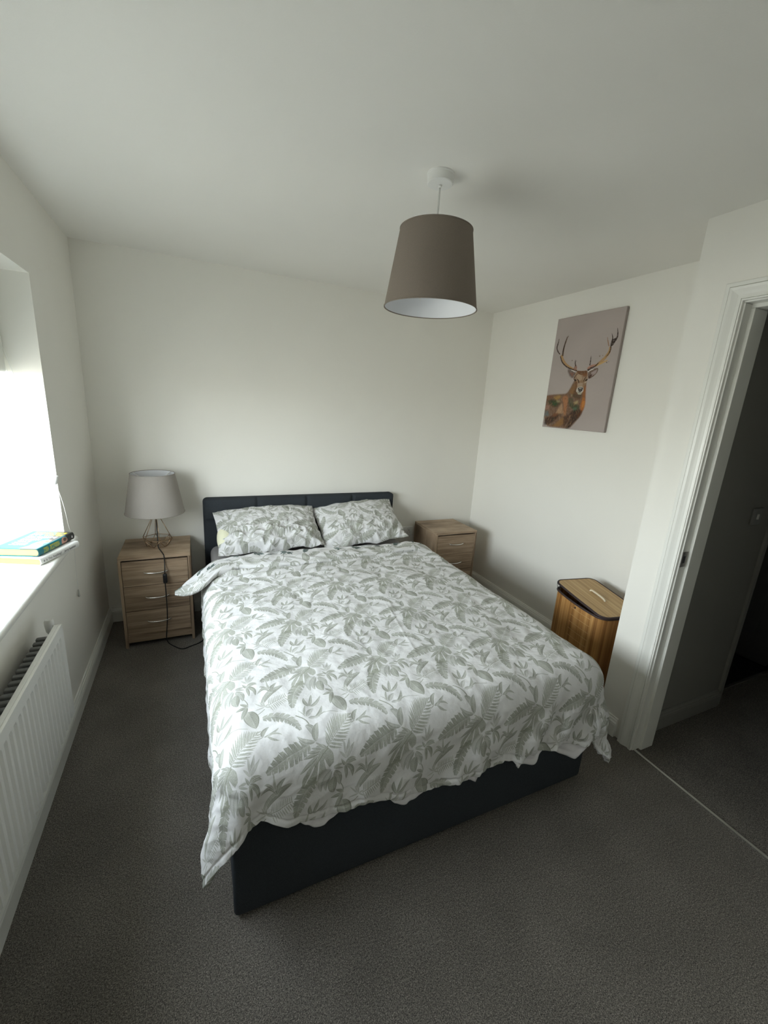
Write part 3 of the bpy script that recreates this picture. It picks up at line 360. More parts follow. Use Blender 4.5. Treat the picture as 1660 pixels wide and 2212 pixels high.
# UVs on the bedding are in metres; the mapping divides by the repeat
PRINT = printed('sage_leaf_cotton', SAGE_IMG, (1 / TW, 1 / TH))
DPRINT = printed('dark_leaf_cotton', DARK_IMG, (1 / .30, 1 / .215))
def set_uv(o, uv):
    me = o.data; l = me.uv_layers.new(name='UVMap'); idx = np.empty(len(me.loops), np.int32); me.loops.foreach_get('vertex_index', idx)
    l.data.foreach_set('uv', np.asarray(uv, np.float32)[idx].ravel())

# ------------------------------------------------------------------ the room
fl = MB().box((-.0, YF, -.06), (2.535, 0, 0)).box((2.535, YJ, -.06), (W, 0, 0))
struct('floor', fl, CARPET)
struct('floor', MB().box((2.535, -4.1, -.06), (4.6, YJ - .0, -.0005)).box((3.36, YJ, -.06), (4.6, -2.02 + .3, -.0005)), CARPET)['kind'] = 'structure'
LINO = mat('dark_vinyl', (.012, .012, .013), .35)
v_ = coords(LINO); base(LINO, ramp(LINO, noise(LINO, v_, 9, 6, .7), [(.42, (.008, .008, .009)), (.56, (.035, .036, .036)), (.62, (.008, .008, .009))]))
struct('floor', MB().box((3.36, -2.0, -.05), (5.2, -.6, .001)), LINO)
struct('ceiling', MB().box((-.4, YF - .1, H), (W + .1, .1, H + .1)), CEIL)
struct('ceiling', MB().box((W + .1, YF - .1, H), (5.3, .1, H + .1)), HALLW_SHADED)
struct('wall_back', MB().box((-.3, 0, -.06), (W + .1, .1, H)), WALL)
struct('wall_front', MB().box((-.3, YF - .1, -.06), (5.3, YF, H)), WALL)
WY0, WY1, WZ0, WZ1 = -.79, -2.45, .835, 2.042       # window opening
struct('wall_left', MB().box((-.39, YF, -.06), (0, WY1, H)).box((-.39, WY0, -.06), (0, 0, H)).box((-.39, WY1, WZ1), (0, WY0, H)).box((-.39, WY1, -.06), (0, WY0, WZ0)), WALL)
struct('wall_right', MB().box((W, YJ, -.06), (W + .1, 0, H)), WALL)
DY0, DY1, DZ = -2.118, -2.93, 2.085                  # structural door opening
struct('wall_right', MB().box((XD, DY0, -.06), (XD + .13, YJ, H)).box((XD + .13, -2.05, -.06), (W + .1, YJ, H)).box((XD, YF, -.06), (XD + .13, DY1, H)).box((XD, DY1, DZ), (XD + .13, DY0, H)), WALL)
# skirting
SK = [(0, 0), (.018, 0), (.018, .068), (.0165, .072), (.0165, .078), (.012, .086), (.0115, .092), (.007, .098), (.006, .105), (0, .105)]
SK = [(d, z) for d, z in SK]
struct('baseboard_left', MB().sweep([(0, 0), (0, YF)], SK), GLOSS)
struct('baseboard_back', MB().sweep([(W, 0), (0, 0)], SK), GLOSS)
struct('baseboard_right', MB().sweep([(W, YJ), (W, 0)], SK), GLOSS)
struct('baseboard_right', MB().sweep([(XD, -2.046), (XD, YJ), (W - .02, YJ)], SK), GLOSS)
struct('baseboard_right', MB().sweep([(XD, YF), (XD, -3.0)], SK), GLOSS)
# hall seen through the doorway
struct('wall_hall', MB().box((XD + .13, -2.08, 0), (3.352, -2.0, H)).box((3.352 - .06, -2.0, 0), (3.352, -.5, H)), HALLW_SHADED)
struct('baseboard_hall', MB().sweep([(XD + .128, -2.08), (3.34, -2.08)][::-1], SK), HALLW_SHADED)
struct('trim_1', MB().box((3.335, -2.094, 0), (3.352, -2.0, H)).box((3.352, -2.094, 0), (3.366, -2.03, H), bev=.004), HALLW_SHADED)
struct('wall_hall', MB().box((4.3, -4.1, -.06), (4.4, -2.02, H)).box((5.1, -2.06, -.06), (5.2, -.5, H)).box((4.3, -2.06, -.06), (5.2, -2.0, H)).box((3.29, -.6, -.06), (5.2, -.5, H)), HALLW_SHADED)
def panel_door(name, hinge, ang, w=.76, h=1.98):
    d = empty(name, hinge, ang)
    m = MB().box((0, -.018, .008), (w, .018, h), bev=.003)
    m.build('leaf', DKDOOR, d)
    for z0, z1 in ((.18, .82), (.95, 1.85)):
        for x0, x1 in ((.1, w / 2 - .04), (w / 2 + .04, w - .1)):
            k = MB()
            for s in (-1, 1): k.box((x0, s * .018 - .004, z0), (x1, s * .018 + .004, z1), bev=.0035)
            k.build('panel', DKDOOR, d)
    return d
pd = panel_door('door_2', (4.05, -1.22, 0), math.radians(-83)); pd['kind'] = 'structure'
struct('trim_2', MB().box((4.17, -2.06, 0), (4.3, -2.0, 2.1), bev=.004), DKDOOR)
struct('trim_3', MB().box((3.36, -2.02, 0), (4.3, -2.0, .006), bev=.002), CHROME)

# doorway: lining, stops, architrave, strike plate, threshold bar
XO = XD + .132
dl = MB()
dl.box((XD - .001, DY0 - .028, 0), (XO - .001, DY0 + .002, DZ - .029), bev=.0015)                       # jamb
dl.box((XD - .001, DY1 - .002, 0), (XO - .001, DY1 + .028, DZ - .029), bev=.0015)
dl.box((XD - .001, DY1, DZ - .028), (XO, DY0, DZ + .002), bev=.0015)
d1 = dl.build('door_1', GLOSS); d1['kind'] = 'structure'
st = MB()
st.box((XD + .042, DY0 - .042, 0), (XO - .002, DY0 - .027, DZ - .0425), bev=.002)
st.box((XD + .042, DY1 + .027, 0), (XO - .002, DY1 + .042, DZ - .0425), bev=.002)
st.box((XD + .042, DY1 + .0275, DZ - .042), (XO - .002, DY0 - .0275, DZ - .027), bev=.002)
st.build('door_stop', GLOSS, d1)
# architrave profile: across = distance from opening, up = proud of the wall
AP = [(0, 0), (0, .0125), (.002, .0135), (.0058, .0135), (.0062, .008), (.0075, .008), (.008, .0135), (.0125, .0135), (.014, .0085), (.022, .0095), (.032, .013), (.042, .0175), (.050, .0195), (.0522, .0195), (.0528, .0105), (.0545, .0105), (.055, .0165), (.068, .0165), (.070, .0150), (.070, 0)]
def architrave(xw, sgn):
    m = MB(); io = .006; y0 = DY0 - .028 + io; y1 = DY1 + .028 - io; z1 = DZ - .028 + io
    ring = []
    for corner in ((y0, 0, 1, 0), (y0, z1, 1, 1), (y1, z1, -1, 1), (y1, 0, -1, 0)):
        y, z, sy, sz = corner
        ring.append([(xw + sgn * uo, y + sy * ac, z + sz * ac) for ac, uo in AP])
    k = len(AP); v = [q for g in ring for q in g]; f = []
    for i in range(3):
        for j in range(k - 1): f.append((i * k + j, i * k + j + 1, (i + 1) * k + j + 1, (i + 1) * k + j))
    return m.add(v, f)
architrave(XD, -1).build('architrave', GLOSS, d1)
sp = MB().box((XD - .003, DY0 - .0315, .985), (XD + .034, DY0 - .0275, 1.055), bev=.001)
spo = sp.build('strike_plate', mat('worn_nickel', (.30, .28, .26), .38, 1.), d1)
MB().box((XD + .008, DY0 - .0325, 1.004), (XD + .022, DY0 - .0312, 1.036)).build('latch_hole', BLACK, spo)
tb = MB(); tb.sweep([(XD + .012, DY1 + .03), (XD + .012, DY0 - .03)], [(-.009, 0), (-.008, .004), (0, .0075), (.008, .004), (.009, 0)])
struct('trim_4', tb, CHROME, 40)

# window: frame, panes, handle
wi = empty('window_1', (-.25, (WY0 + WY1) / 2, WZ0)); wi['kind'] = 'structure'
def P3(m, a, b, bev=.004): return m.box([a[0] + .25, a[1] - (WY0 + WY1) / 2, a[2] - WZ0], [b[0] + .25, b[1] - (WY0 + WY1) / 2, b[2] - WZ0], bev=bev)
fr = MB(); ym = (WY0 + WY1) / 2; x0, x1 = -.370, -.307
P3(fr, (x0, WY1, WZ0), (x1, WY1 + .06, WZ1)); P3(fr, (x0, WY0 - .06, WZ0), (x1, WY0, WZ1)); P3(fr, (x0, ym - .04, WZ0 + .08), (x1, ym + .04, WZ1 - .05))
P3(fr, (x0, WY1 + .055, WZ0), (x1 - .001, WY0 - .055, WZ0 + .09)); P3(fr, (x0, WY1 + .055, WZ1 - .06), (x1 - .001, WY0 - .055, WZ1))
fr.build('window_frame', PVC, wi)
GLASS = bpy.data.materials.new('window_glass'); GLASS.use_nodes = True; g = GLASS.node_tree; g.nodes.clear()
go = g.nodes.new('ShaderNodeOutputMaterial'); gm = g.nodes.new('ShaderNodeMixShader'); gt = g.nodes.new('ShaderNodeBsdfTransparent'); gg = g.nodes.new('ShaderNodeBsdfGlossy')
gm.inputs[0].default_value = .06; gg.inputs['Roughness'].default_value = 0.0
gt.inputs['Color'].default_value = (.95, .97, .96, 1)
g.links.new(gt.outputs[0], gm.inputs[1]); g.links.new(gg.outputs[0], gm.inputs[2]); g.links.new(gm.outputs[0], go.inputs[0])
for a, b in ((WY1 + .055, ym - .035), (ym + .035, WY0 - .055)):
    P3(MB(), (-.343, a, WZ0 + .085), (-.337, b, WZ1 - .055), 0).build('pane', GLASS, wi)
    s_ = MB(); P3(s_, (-.307, (a + b) / 2 - .012, WZ0 + .05), (-.297, (a + b) / 2 + .012, WZ0 + .075)); P3(s_, (-.299, (a + b) / 2 - .006, WZ0 + .06), (-.289, (a + b) / 2 + .09, WZ0 + .072))
    s_.build('window_handle', PVC, wi)
# sill board with rounded nose and horns
SZ = .868
sb = MB()
sb.box((-.307, WY1 + .001, SZ - .034), (0, WY0 - .001, SZ), bev=.0)
prof = [(.0, SZ - .030)] + [(.028 + .013 * math.cos(a), SZ - .015 + .015 * math.sin(a)) for a in np.linspace(-PI / 2, PI / 2, 9)] + [(0, SZ)]
k = len(prof); ya, yb = WY1 - .06, WY0 + .055
v = [(x, ya, z) for x, z in prof] + [(x, yb, z) for x, z in prof]
sb.add(v, [(j, (j + 1) % k, k + (j + 1) % k, k + j) for j in range(k)] + [tuple(range(k)), tuple(range(k, 2 * k))])
so = sb.build('window_sill', GLOSS, angle=40); so['kind'] = 'structure'; so.name = 'trim_5'

# roller blind drawn up, with its cord held in a cleat on the reveal
bl = empty('roller_blind', (-.15, ym, 1.90)); tag(bl, 'white blind pulled up at the top of the window', 'blind')
BF = fabric('white_blind_fabric', (.74, .74, .70), 500, .9, .0003, .03)
m = MB(); lw = (WY0 - WY1) / 2 - .012
for i in range(4):
    zb = -.02 - .058 * i
    m.box((-.035 + .006 * i, -lw, zb - .07), (.012 + .006 * i, lw, .125 - .03 * i), bev=.009)
m.build('fabric', BF, bl)
MB().box((-.04, -lw, .115), (.02, lw, .14), bev=.004).build('head_rail', PVC, bl)
cp = smooth_path([(.020, lw - .004, -.145), (.028, lw - .002, -.16), (.085, lw + .004, -.43), (.141, lw + .005, -.715)], 2)
MB().tube(cp, .0013, 6).tube([(p[0] - .004 - .012 * math.sin(PI * i / (len(cp) - 1)), p[1] - .002, p[2]) for i, p in enumerate(cp)], .0011, 6).build('cord', WHITEP, bl)
tl = smooth_path([(.143, lw + .004, -.75), (.158, lw + .006, -.82), (.164, lw + .02, -.90), (.164, lw + .045, -1.00), (.176, lw + .072, -1.05), (.163, lw + .078, -1.12), (.159, lw + .08, -1.33)], 3)
MB().tube(tl, .0010, 5).build('cord', WHITEP, bl)
MB().lathe([(0, .0), (.003, .0), (.0055, -.035), (.004, -.04), (0, -.04)], (tl[-1][0], tl[-1][1], tl[-1][2]), 12).build('cord_pull', mat('grey_plastic', (.45, .45, .43), .5), bl, True)
m = MB().lathe([(0, .02), (.012, .02), (.0135, .017), (.0135, -.017), (.012, -.02), (0, -.02)], (0, 0, 0), 20)
ck = m.build('cord_cleat', WHITEP, bl, angle=40); ck.location = (.143, lw - .003, -.733); ck.rotation_euler = (0, .25, 0)
# ------------------------------------------------------------------ radiator under the window
RW = mat('radiator_enamel', (.76, .76, .735), .38); RG = mat('convector_steel', (.16, .165, .165), .6)
ra = empty('radiator', (.0, -1.375, .31)); tag(ra, 'white ribbed panel radiator under the window sill', 'radiator')
RL, RH = 1.25, .40
ys = []; d = []
nfl = 34; pitch_ = (RL - .05) / nfl
for i in range(nfl):
    for t, dd in ((0, 0), (.28, 0), (.40, -.007), (.88, -.007)): ys.append(.025 + (i + t) * pitch_); d.append(dd)
ys = [0] + ys + [RL]; d = [0] + d + [0]
zs = [0, .012, .022, RH - .05, RH - .038, RH]; P = np.zeros((len(ys), len(zs), 3))
for i, (y, q) in enumerate(zip(ys, d)):
    for j, z in enumerate(zs):
        kk = 1 if j in (2, 3) else (0 if j in (5, 4) else 1)
        P[i, j] = (.100 + q * kk, -y, z)
m = MB().grid(P)
m.box((.074, -RL, RH - .012), (.0995, 0, RH - .002), bev=.002).box((.070, -.006, .0), (.0995, 0, RH), bev=.002).box((.076, -RL, .0), (.090, 0, RH))
m.build('front_panel', RW, ra)
fz = MB()
for i in range(36):
    y = -.03 - i * .0335
    fz.box((.026, y - .019, .03), (.074, y, RH - .028), bev=.004)
fz.build('convector_fins', RG, ra)['kind'] = 'stuff'
va = MB().lathe([(0, .03), (.012, .03), (.0155, .022), (.016, .006), (.013, -.02), (.008, -.03), (.008, -.075), (0, -.075)], (.052, .030, RH - .02), 20)
vo = va.build('valve_cap', WHITEP, ra, angle=40)
pp = MB().tube([(.052, .03, RH - .09), (.052, -.02, RH - .09)], .0075, 10)
pp.build('pipe', WHITEP, ra, True)

# ------------------------------------------------------------------ books on the sill
def book(name, w, l, t, cov, spine_m, page_m, loc, rz, label):
    """spine along +x face, length along y, lying flat; local origin at the corner nearest the camera and room"""
    b = empty(name, loc, rz); tag(b, label, 'book', 'books on the window sill')
    pg = MB(); pts = [(-w, .0035), (-.010, .0035)] + [(-.010 + .0075 * math.sin(a), t / 2 - (t / 2 - .0035) * math.cos(a)) for a in np.linspace(.3, PI - .3, 8)] + [(-.010, t - .0035), (-w, t - .0035)]
    k = len(pts); v = [(x, .004, z) for x, z in pts] + [(x, l - .004, z) for x, z in pts]
    pg.add(v, [(j, (j + 1) % k, k + (j + 1) % k, k + j) for j in range(k)] + [tuple(range(k)), tuple(range(k, 2 * k))]).build('pages', page_m, b)
    arcp = [(-.006 + .009 * math.sin(a), t / 2 - t / 2 * math.cos(a)) for a in np.linspace(0, PI, 13)]
    o1 = [(-w - .003, 0)] + arcp + [(-w - .003, t)]
    inn = [(-w - .003, t - .0025)] + [(-.008 + .0085 * math.sin(a), t / 2 - (t / 2 - .0025) * math.cos(a)) for a in np.linspace(PI, 0, 13)] + [(-w - .003, .0025)]
    pts = o1 + inn; k = len(pts); me = MB()
    v = [(x, 0, z) for x, z in pts] + [(x, l, z) for x, z in pts]
    no = len(o1); f = []; mi = []
    for j in range(k):
        f.append((j, (j + 1) % k, k + (j + 1) % k, k + j)); mi.append(0)
    for j in range(no - 1): f.append((j, j + 1, k - 2 - j, k - 1 - j)); f.append((k + j, k + k - 1 - j, k + k - 2 - j, k + j + 1))
    me.add(v, f); c = me.build('cover', [cov, spine_m], b)
    # uv: around the wrap (0..1 = back, spine, front), along l
    s = [0.]
    for a_, b_ in zip(o1, o1[1:]): s.append(s[-1] + math.dist(a_, b_))
    s = [x / s[-1] for x in s]; s += s[::-1]
    set_uv(c, [(s[i % k], 0 if i < k else 1) for i in range(2 * k)])
    return b
PAGE = mat('book_pages', (.42, .29, .105), .8); PAGE2 = mat('book_pages_pale', (.46, .33, .125), .8)
for pm in (PAGE, PAGE2): bump(pm, noise(pm, coords(pm, (1, 1, 900)), 1.5, 2), .0006, .6)
def cover_teal():
    # canvas x = along length (0 = near end), y = wrap 0..1 back/spine/front
    w, h = 560, 900; cv = Canvas(w, h, lin((0, 112, 122))); Y = lambda f: f * h; X = lambda f: f * w
    R = lambda x0, x1, y0, y1, c, a=1.: cv.poly([(X(x0), Y(y0)), (X(x1), Y(y0)), (X(x1), Y(y1)), (X(x0), Y(y1))], lin(c), a)
    s0, s1 = .44, .56                                  # spine band
    R(.78, 1, .40, .66, (14, 14, 16)); R(.0, 1, s1 - .012, s1 + .02, (16, 16, 18), .0)
    cv.poly([(X(.35), Y(s1)), (X(1), Y(s1)), (X(1), Y(.72)), (X(.8), Y(.67)), (X(.6), Y(.66)), (X(.45), Y(.60))], lin((16, 16, 18)))
    # spine: yellow lettering blocks, face, emblem
    rr = np.random.default_rng(3)
    def letters(x0, x1, y0, y1, n, col, bg=None):
        if bg is not None: R(x0, x1, y0, y1, bg)
        st = (x1 - x0) / n
        for i in range(n):
            a = x0 + i * st; b = a + st * .78; t = st * .26; hh = (y1 - y0); kind = rr.integers(0, 5)
            R(a, a + t, y0, y1, col)
            if kind in (0, 1, 3): R(b - t, b, y0, y1, col)
            if kind in (0, 2, 4): R(a, b, y1 - hh * .24, y1, col)
            if kind in (1, 2): R(a, b, y0 + hh * .4, y0 + hh * .62, col)
            if kind in (3, 4): R(a, b, y0, y0 + hh * .24, col)
    letters(.14, .26, .468, .53, 4, (196, 190, 40)); letters(.30, .56, .468, .53, 7, (196, 190, 40)); R(.14, .56, .452, .460, (150, 190, 190))
    cv.poly([(X(.70 + .085 * math.cos(a)), Y(.50 + .045 * math.sin(a))) for a in np.linspace(0, 2 * PI, 20)], lin((190, 140, 120)))
    cv.poly([(X(.72 + .05 * math.cos(a)), Y(.512 + .022 * math.sin(a))) for a in np.linspace(0, 2 * PI, 16)], lin((90, 60, 52)))
    cv.poly([(X(.93 + .018 * math.cos(a)), Y(.50 + .018 * math.sin(a))) for a in np.linspace(0, 2 * PI, 14)], lin((220, 220, 220)))
    # front: rows of heavy lettering running along the cover, face near the spine
    Yw, Wh = (205, 188, 14), (214, 220, 220)
    def col_letters(xa, xb, ya, yb, n, col):
        # rows read across the cover (towards the spine); letters stack along y
        st = (yb - ya) / n
        for i in range(n):
            a = ya + i * st; b = a + st * .8; t = st * .26; kind = rr.integers(0, 5)
            R(xa, xb, a, a + t, col)
            if kind in (0, 1, 3): R(xa, xb, b - t, b, col)
            if kind in (0, 2, 4): R(xb - (xb - xa) * .24, xb, a, b, col)
            if kind in (1, 2): R(xa + (xb - xa) * .4, xa + (xb - xa) * .6, a, b, col)
            if kind in (3, 4): R(xa, xa + (xb - xa) * .24, a, b, col)
    col_letters(.85, .95, .585, .95, 8, Yw); col_letters(.73, .83, .585, .80, 5, Yw); col_letters(.73, .83, .815, .95, 3, Wh)
    col_letters(.59, .70, .60, .94, 7, Wh); col_letters(.46, .56, .72, .94, 4, Wh); col_letters(.33, .43, .78, .94, 3, Wh); col_letters(.19, .29, .76, .94, 4, Wh)
    pts = [(.02, .57), (.02, .74), (.10, .72), (.17, .70), (.25, .71), (.36, .70), (.46, .68), (.53, .63), (.50, .585), (.40, .575), (.30, .60), (.2, .575), (.1, .57)]
    cv.poly([(X(a), Y(b)) for a, b in pts], lin((196, 132, 108)))
    cv.poly([(X(a), Y(b)) for a, b in [(.02, .60), (.02, .70), (.12, .69), (.14, .63), (.1, .6)]], lin((214, 178, 150)))
    for a, b, r in ((.30, .66, .014), (.38, .655, .012), (.42, .61, .02), (.27, .625, .012)):
        cv.poly([(X(a + r * 1.8 * math.cos(q)), Y(b + r * math.sin(q))) for q in np.linspace(0, 2 * PI, 12)], lin((150, 84, 70)))
    cv.poly([(X(a), Y(b)) for a, b in [(.02, .74), (.17, .70), (.17, .715), (.02, .76)]], lin((70, 60, 66)))
    return cv.image('teal_book_jacket')
cim = cover_teal(); cim_m = mat('teal_jacket_print', (.5, .5, .5), .3); t_ = N(cim_m, 'ShaderNodeTexCoord'); i_ = N(cim_m, 'ShaderNodeTexImage'); i_.image = cim
sw = N(cim_m, 'ShaderNodeSeparateXYZ'); cw = N(cim_m, 'ShaderNodeCombineXYZ'); Lk(cim_m, t_.outputs['UV'], sw.inputs[0]); Lk(cim_m, sw.outputs['X'], cw.inputs['Y']); Lk(cim_m, sw.outputs['Y'], cw.inputs['X'])
Lk(cim_m, cw.outputs[0], i_.inputs['Vector']); base(cim_m, i_.outputs['Color'])
WJ = mat('white_jacket', (.78, .78, .76), .35)
b1 = book('book', .168, .235, .031, WJ, WJ, PAGE, (-.006, -1.142, SZ), math.radians(-22), 'white jacketed hardback lying under the teal book')
b2 = book('book', .168, .235, .034, cim_m, cim_m, PAGE2, (-.016, -1.118, SZ + .0315), math.radians(-19), 'teal hardback with yellow and white lettering, topmost of the two books')
def lettering(txt, size, parent, loc, rot, m, name='lettering', ext=.0002):
    cu = bpy.data.curves.new(name, 'FONT'); cu.body = txt; cu.size = size; cu.extrude = ext
    tmp = bpy.data.objects.new(name, cu); COL.objects.link(tmp); bpy.context.view_layer.update()
    me = bpy.data.meshes.new_from_object(tmp.evaluated_get(bpy.context.evaluated_depsgraph_get())); bpy.data.objects.remove(tmp)
    o = link(name, me, m, parent); o.location = loc; o.rotation_euler = rot; return o
INK = mat('grey_ink', (.22, .22, .22), .5); INK2 = mat('dark_ink', (.07, .07, .07), .5)
lettering('Is This Anything?', .0135, b1, (.0032, .028, .0112), (PI / 2, 0, PI / 2), INK)
lettering('Jerry Seinfeld', .0135, b1, (.0032, .137, .0112), (PI / 2, 0, PI / 2), INK2)
MB().lathe([(0, 0), (.004, 0)], (0, 0, 0), 14).build('publisher_mark', INK, b1).location = (.0034, .018, .0155)
bpy.data.objects['publisher_mark'].rotation_euler = (0, PI / 2, 0)

# ------------------------------------------------------------------ bed
BX0, BX1, BY = .645, 2.135, -2.165
bed = empty('bed', ((BX0 + BX1) / 2, -1.1, 0)); tag(bed, 'charcoal upholstered double bed with panelled headboard against back wall', 'bed')
def rel(o, root):                                   # geometry written in room coordinates, origin at the root
    for v in o.data.vertices: v.co -= root.location
    return o
rel(MB().box((BX0, BY + .002, .012), (BX0 + .045, -.06, .36), bev=.012, seg=3).build('side_rail', CHAR, bed, angle=50), bed)
rel(MB().box((BX1 - .045, BY + .002, .012), (BX1, -.06, .36), bev=.012, seg=3).build('side_rail', CHAR, bed, angle=50), bed)
rel(MB().box((BX0 - .002, BY, .012), (BX1 + .002, BY + .05, .372), bev=.014, seg=3).build('foot_board', CHAR, bed, angle=50), bed)
rel(MB().box((BX0 + .04, BY + .05, .25), (BX1 - .04, -.07, .30)).build('slat_base', BLACK, bed), bed)
hb = MB(); hx0, hx1, hz1 = .632, 2.122, .878
nx_, nz_ = 150, 60; P = np.zeros((nx_ + 1, nz_ + 1, 3))
for i in range(nx_ + 1):
    for j in range(nz_ + 1):
        x = hx0 + (hx1 - hx0) * i / nx_; z = .30 + (hz1 - .30) * j / nz_
        dx = min(abs(x - hx0 - (hx1 - hx0) * k / 4) for k in (1, 2, 3)); dz = abs(z - .716)
        dd = .015 * math.exp(-(dx / .010) ** 2) + .015 * math.exp(-(dz / .010) ** 2)
        ex = min(x - hx0, hx1 - x); ez = hz1 - z; r = .022
        ed = 0
        if ex < r: ed = max(ed, r - math.sqrt(max(0, r * r - (r - ex) ** 2)))
        if ez < r: ed = max(ed, r - math.sqrt(max(0, r * r - (r - ez) ** 2)))
        # rounded top corners
        cx_ = hx0 + .03 if x < hx0 + .03 else (hx1 - .03 if x > hx1 - .03 else x); cz_ = min(z, hz1 - .03)
        q = math.hypot(x - cx_, z - cz_); xx, zz = x, z
        if q > .03: xx = cx_ + (x - cx_) * .03 / q; zz = cz_ + (z - cz_) * .03 / q
        P[i, j] = (xx, -.072 + dd + ed, zz)
hb.grid(P)
# back skirt
edge = [P[i, 0] for i in range(nx_ + 1)]
bd = [tuple(P[0, j]) for j in range(nz_ + 1)] + [tuple(P[i, nz_]) for i in range(1, nx_ + 1)] + [tuple(P[nx_, j]) for j in range(nz_ - 1, -1, -1)]
Q = np.array([[p, (p[0], -.006, p[2])] for p in bd]); hb.grid(Q)
hb.box((hx0 + .03, -.03, .02), (hx0 + .1, -.008, .5)).box((hx1 - .1, -.03, .02), (hx1 - .03, -.008, .5))
rel(hb.build('headboard', CHAR, bed, smooth=True), bed)
mt = empty('mattress', ((BX0 + BX1) / 2, -1.1, .30)); tag(mt, 'mattress in a grey fitted sheet under the leafy duvet', 'mattress')
m = MB().box((BX0 + .022, BY + .06, .302), (BX1 - .05, -.085, .545), bev=.05, seg=5)
rel(m.build('fitted_sheet', SHEET, mt, smooth=True), mt)

# ------------------------------------------------------------------ duvet
DV = empty('duvet', (1.39, -1.3, .55)); tag(DV, 'white duvet printed with sage green palm leaves, spread over the bed', 'duvet')
ZT = .603; RR = .10; CX0, CX1, CY = .702, 2.085, -2.095; YTOP = -.56
AL, AR = .29, .36
HX = [-.29, -.12, -.02, .02, .10, .20, .34, .47, .66, .86, .925, 1.00, 1.08, 1.165, 1.22, 1.345, 1.385, 1.46, 1.55, 1.743]
HB = [.262, .275, .265, .245, .292, .312, .31, .345, .36, .372, .350, .365, .375, .370, .378, .41, .385, .40, .43, .40]
hemf = lambda s: np.interp(s, HX, HB)
ns_, nt1, nt2 = 420, 330, 120
def over(a, b):
    """a: signed sideways overhang, b: foot overhang >=0 -> dx, dy, drop"""
    mg = np.hypot(a, b) + 1e-9; na, nb = a / mg, b / mg; q = PI / 2 * RR
    ph = np.clip(mg, 0, q) / RR; ex = np.clip(mg - q, 0, None)
    h = RR * np.sin(ph); v = RR * (1 - np.cos(ph)) + ex
    diag = (2 * np.abs(na * nb)) ** 1.5
    h = h + ex * (.03 + .20 * diag) + np.where(a < 0, ex * .16 * diag, 0)
    return na * h, -nb * h, v
def duvet_surface(hem_extra=None, off=0., b_from=None, rows=None):
    s = np.linspace(-AL, (CX1 - CX0) + AR, ns_)
    Bf = hemf(s) + (hem_extra(s) if hem_extra is not None else 0)
    if b_from is None:
        tt = np.concatenate([np.linspace(0, 1, nt1, endpoint=False), 1 + np.linspace(0, 1, nt2)])
    else: tt = 1 + np.linspace(b_from, 1, rows)
    S, T = np.meshgrid(s, tt, indexing='ij')
    b = np.clip(T - 1, 0, 1) * Bf[:, None]; y0 = YTOP + np.clip(T, 0, 1) * (CY - YTOP)
    a = np.where(S < 0, S, np.where(S > CX1 - CX0, S - (CX1 - CX0), 0.)); xb = CX0 + np.clip(S, 0, CX1 - CX0)
    dx, dy, dr = over(a, b)
    X = xb + dx; Y = y0 + dy; Z = ZT - dr
    # puffiness of the filling on top
    U = S; V = -(y0 + CY * 0) + b
    top = np.exp(-(dr / .05) ** 2)
    cx_ = (S - .69) / .72
    Z = Z + top * (.012 * np.clip(1 - cx_ ** 2, 0, 1) + .007 * vnoise(S * 4 + 3, V * 4) )
    # creases across the bed near the head
    hd = np.exp(-((V - .80) / .20) ** 2)
    ww = np.sin(V * 92 + 5.5 * vnoise(S * 1.9 + 5, V * 3) + S * 6 * np.sin(S * 2.)) * (.5 + .5 * vnoise(S * 2.4 + 11, V * 6))
    Z = Z + top * hd * .0095 * ww
    # fine crumple and pressed crease lines
    Z = Z + top * (.0024 * ridge(S * 11 + .5 * V, V * 10 - 2 * S) * (vnoise(S * 2.5 + 20, V * 2.5) > -.1) + .0016 * vnoise(S * 26, V * 26))
    for s0, k, v0, v1, am in ((.73, -.14, 1.35, 1.95, .0022), (.50, .03, 1.1, 1.9, .0012), (.98, -.10, 1.2, 2.05, .0012)):
        Z = Z + top * am * np.exp(-((S - s0 - k * (V - 1.6)) / .005) ** 2) * sstep(v0, v0 + .15, V) * (1 - sstep(v1 - .15, v1, V))
    for v0, am in ((1.62, .0011), (1.28, .0010)):
        Z = Z + top * am * np.exp(-((V - v0 - .05 * S) / .005) ** 2)
    # hanging folds at the foot and the sides
    hang = sstep(.03, .26, dr)
    fold = (np.sin((S + .75 * b) * 2 * PI / .235 + 2.2 * vnoise(S * 3 + 7, b * 2)) * .6 + np.sin((S - .3 * b) * 2 * PI / .093 + 3 * vnoise(S * 2 + 31, b)) * .2 + .5 * vnoise(S * 9, b * 3 + 4))
    side = np.sin(V * 2 * PI / .17 + 2 * vnoise(V * 3, S)) * .5 + np.sin(V * 2 * PI / .085) * .25
    onf = np.clip(b / (np.hypot(a, b) + 1e-6), 0, 1)
    mg = np.hypot(a, b) + 1e-6
    amp = hang * ((.008 + .016 * sstep(.5, 1.1, S)) * fold * onf ** 2 + .012 * side * (1 - onf ** 2)) + hang * .006 * onf
    crum = sstep(.02, .1, dr) * .0022 * ridge(S * 14, (b + np.abs(a)) * 14 + V * 6)
    hemd = np.clip(Bf[:, None] - b, 0, 1)
    amp = amp + onf * hang * (-.005 * np.exp(-((hemd - .022) / .005) ** 2) + .006 * onf ** 4 * vnoise(S * 38, b * 6) * np.exp(-(hemd / .06) ** 2))
    nx2 = a / mg; ny2 = -b / mg
    X = X + nx2 * (amp + crum - off); Y = Y + ny2 * (amp + crum - off); Z = Z - off * top
    # scalloped hem edge
    return np.stack([X, Y, Z], -1), S, V
P, S_, V_ = duvet_surface()
th = math.radians(5.0)
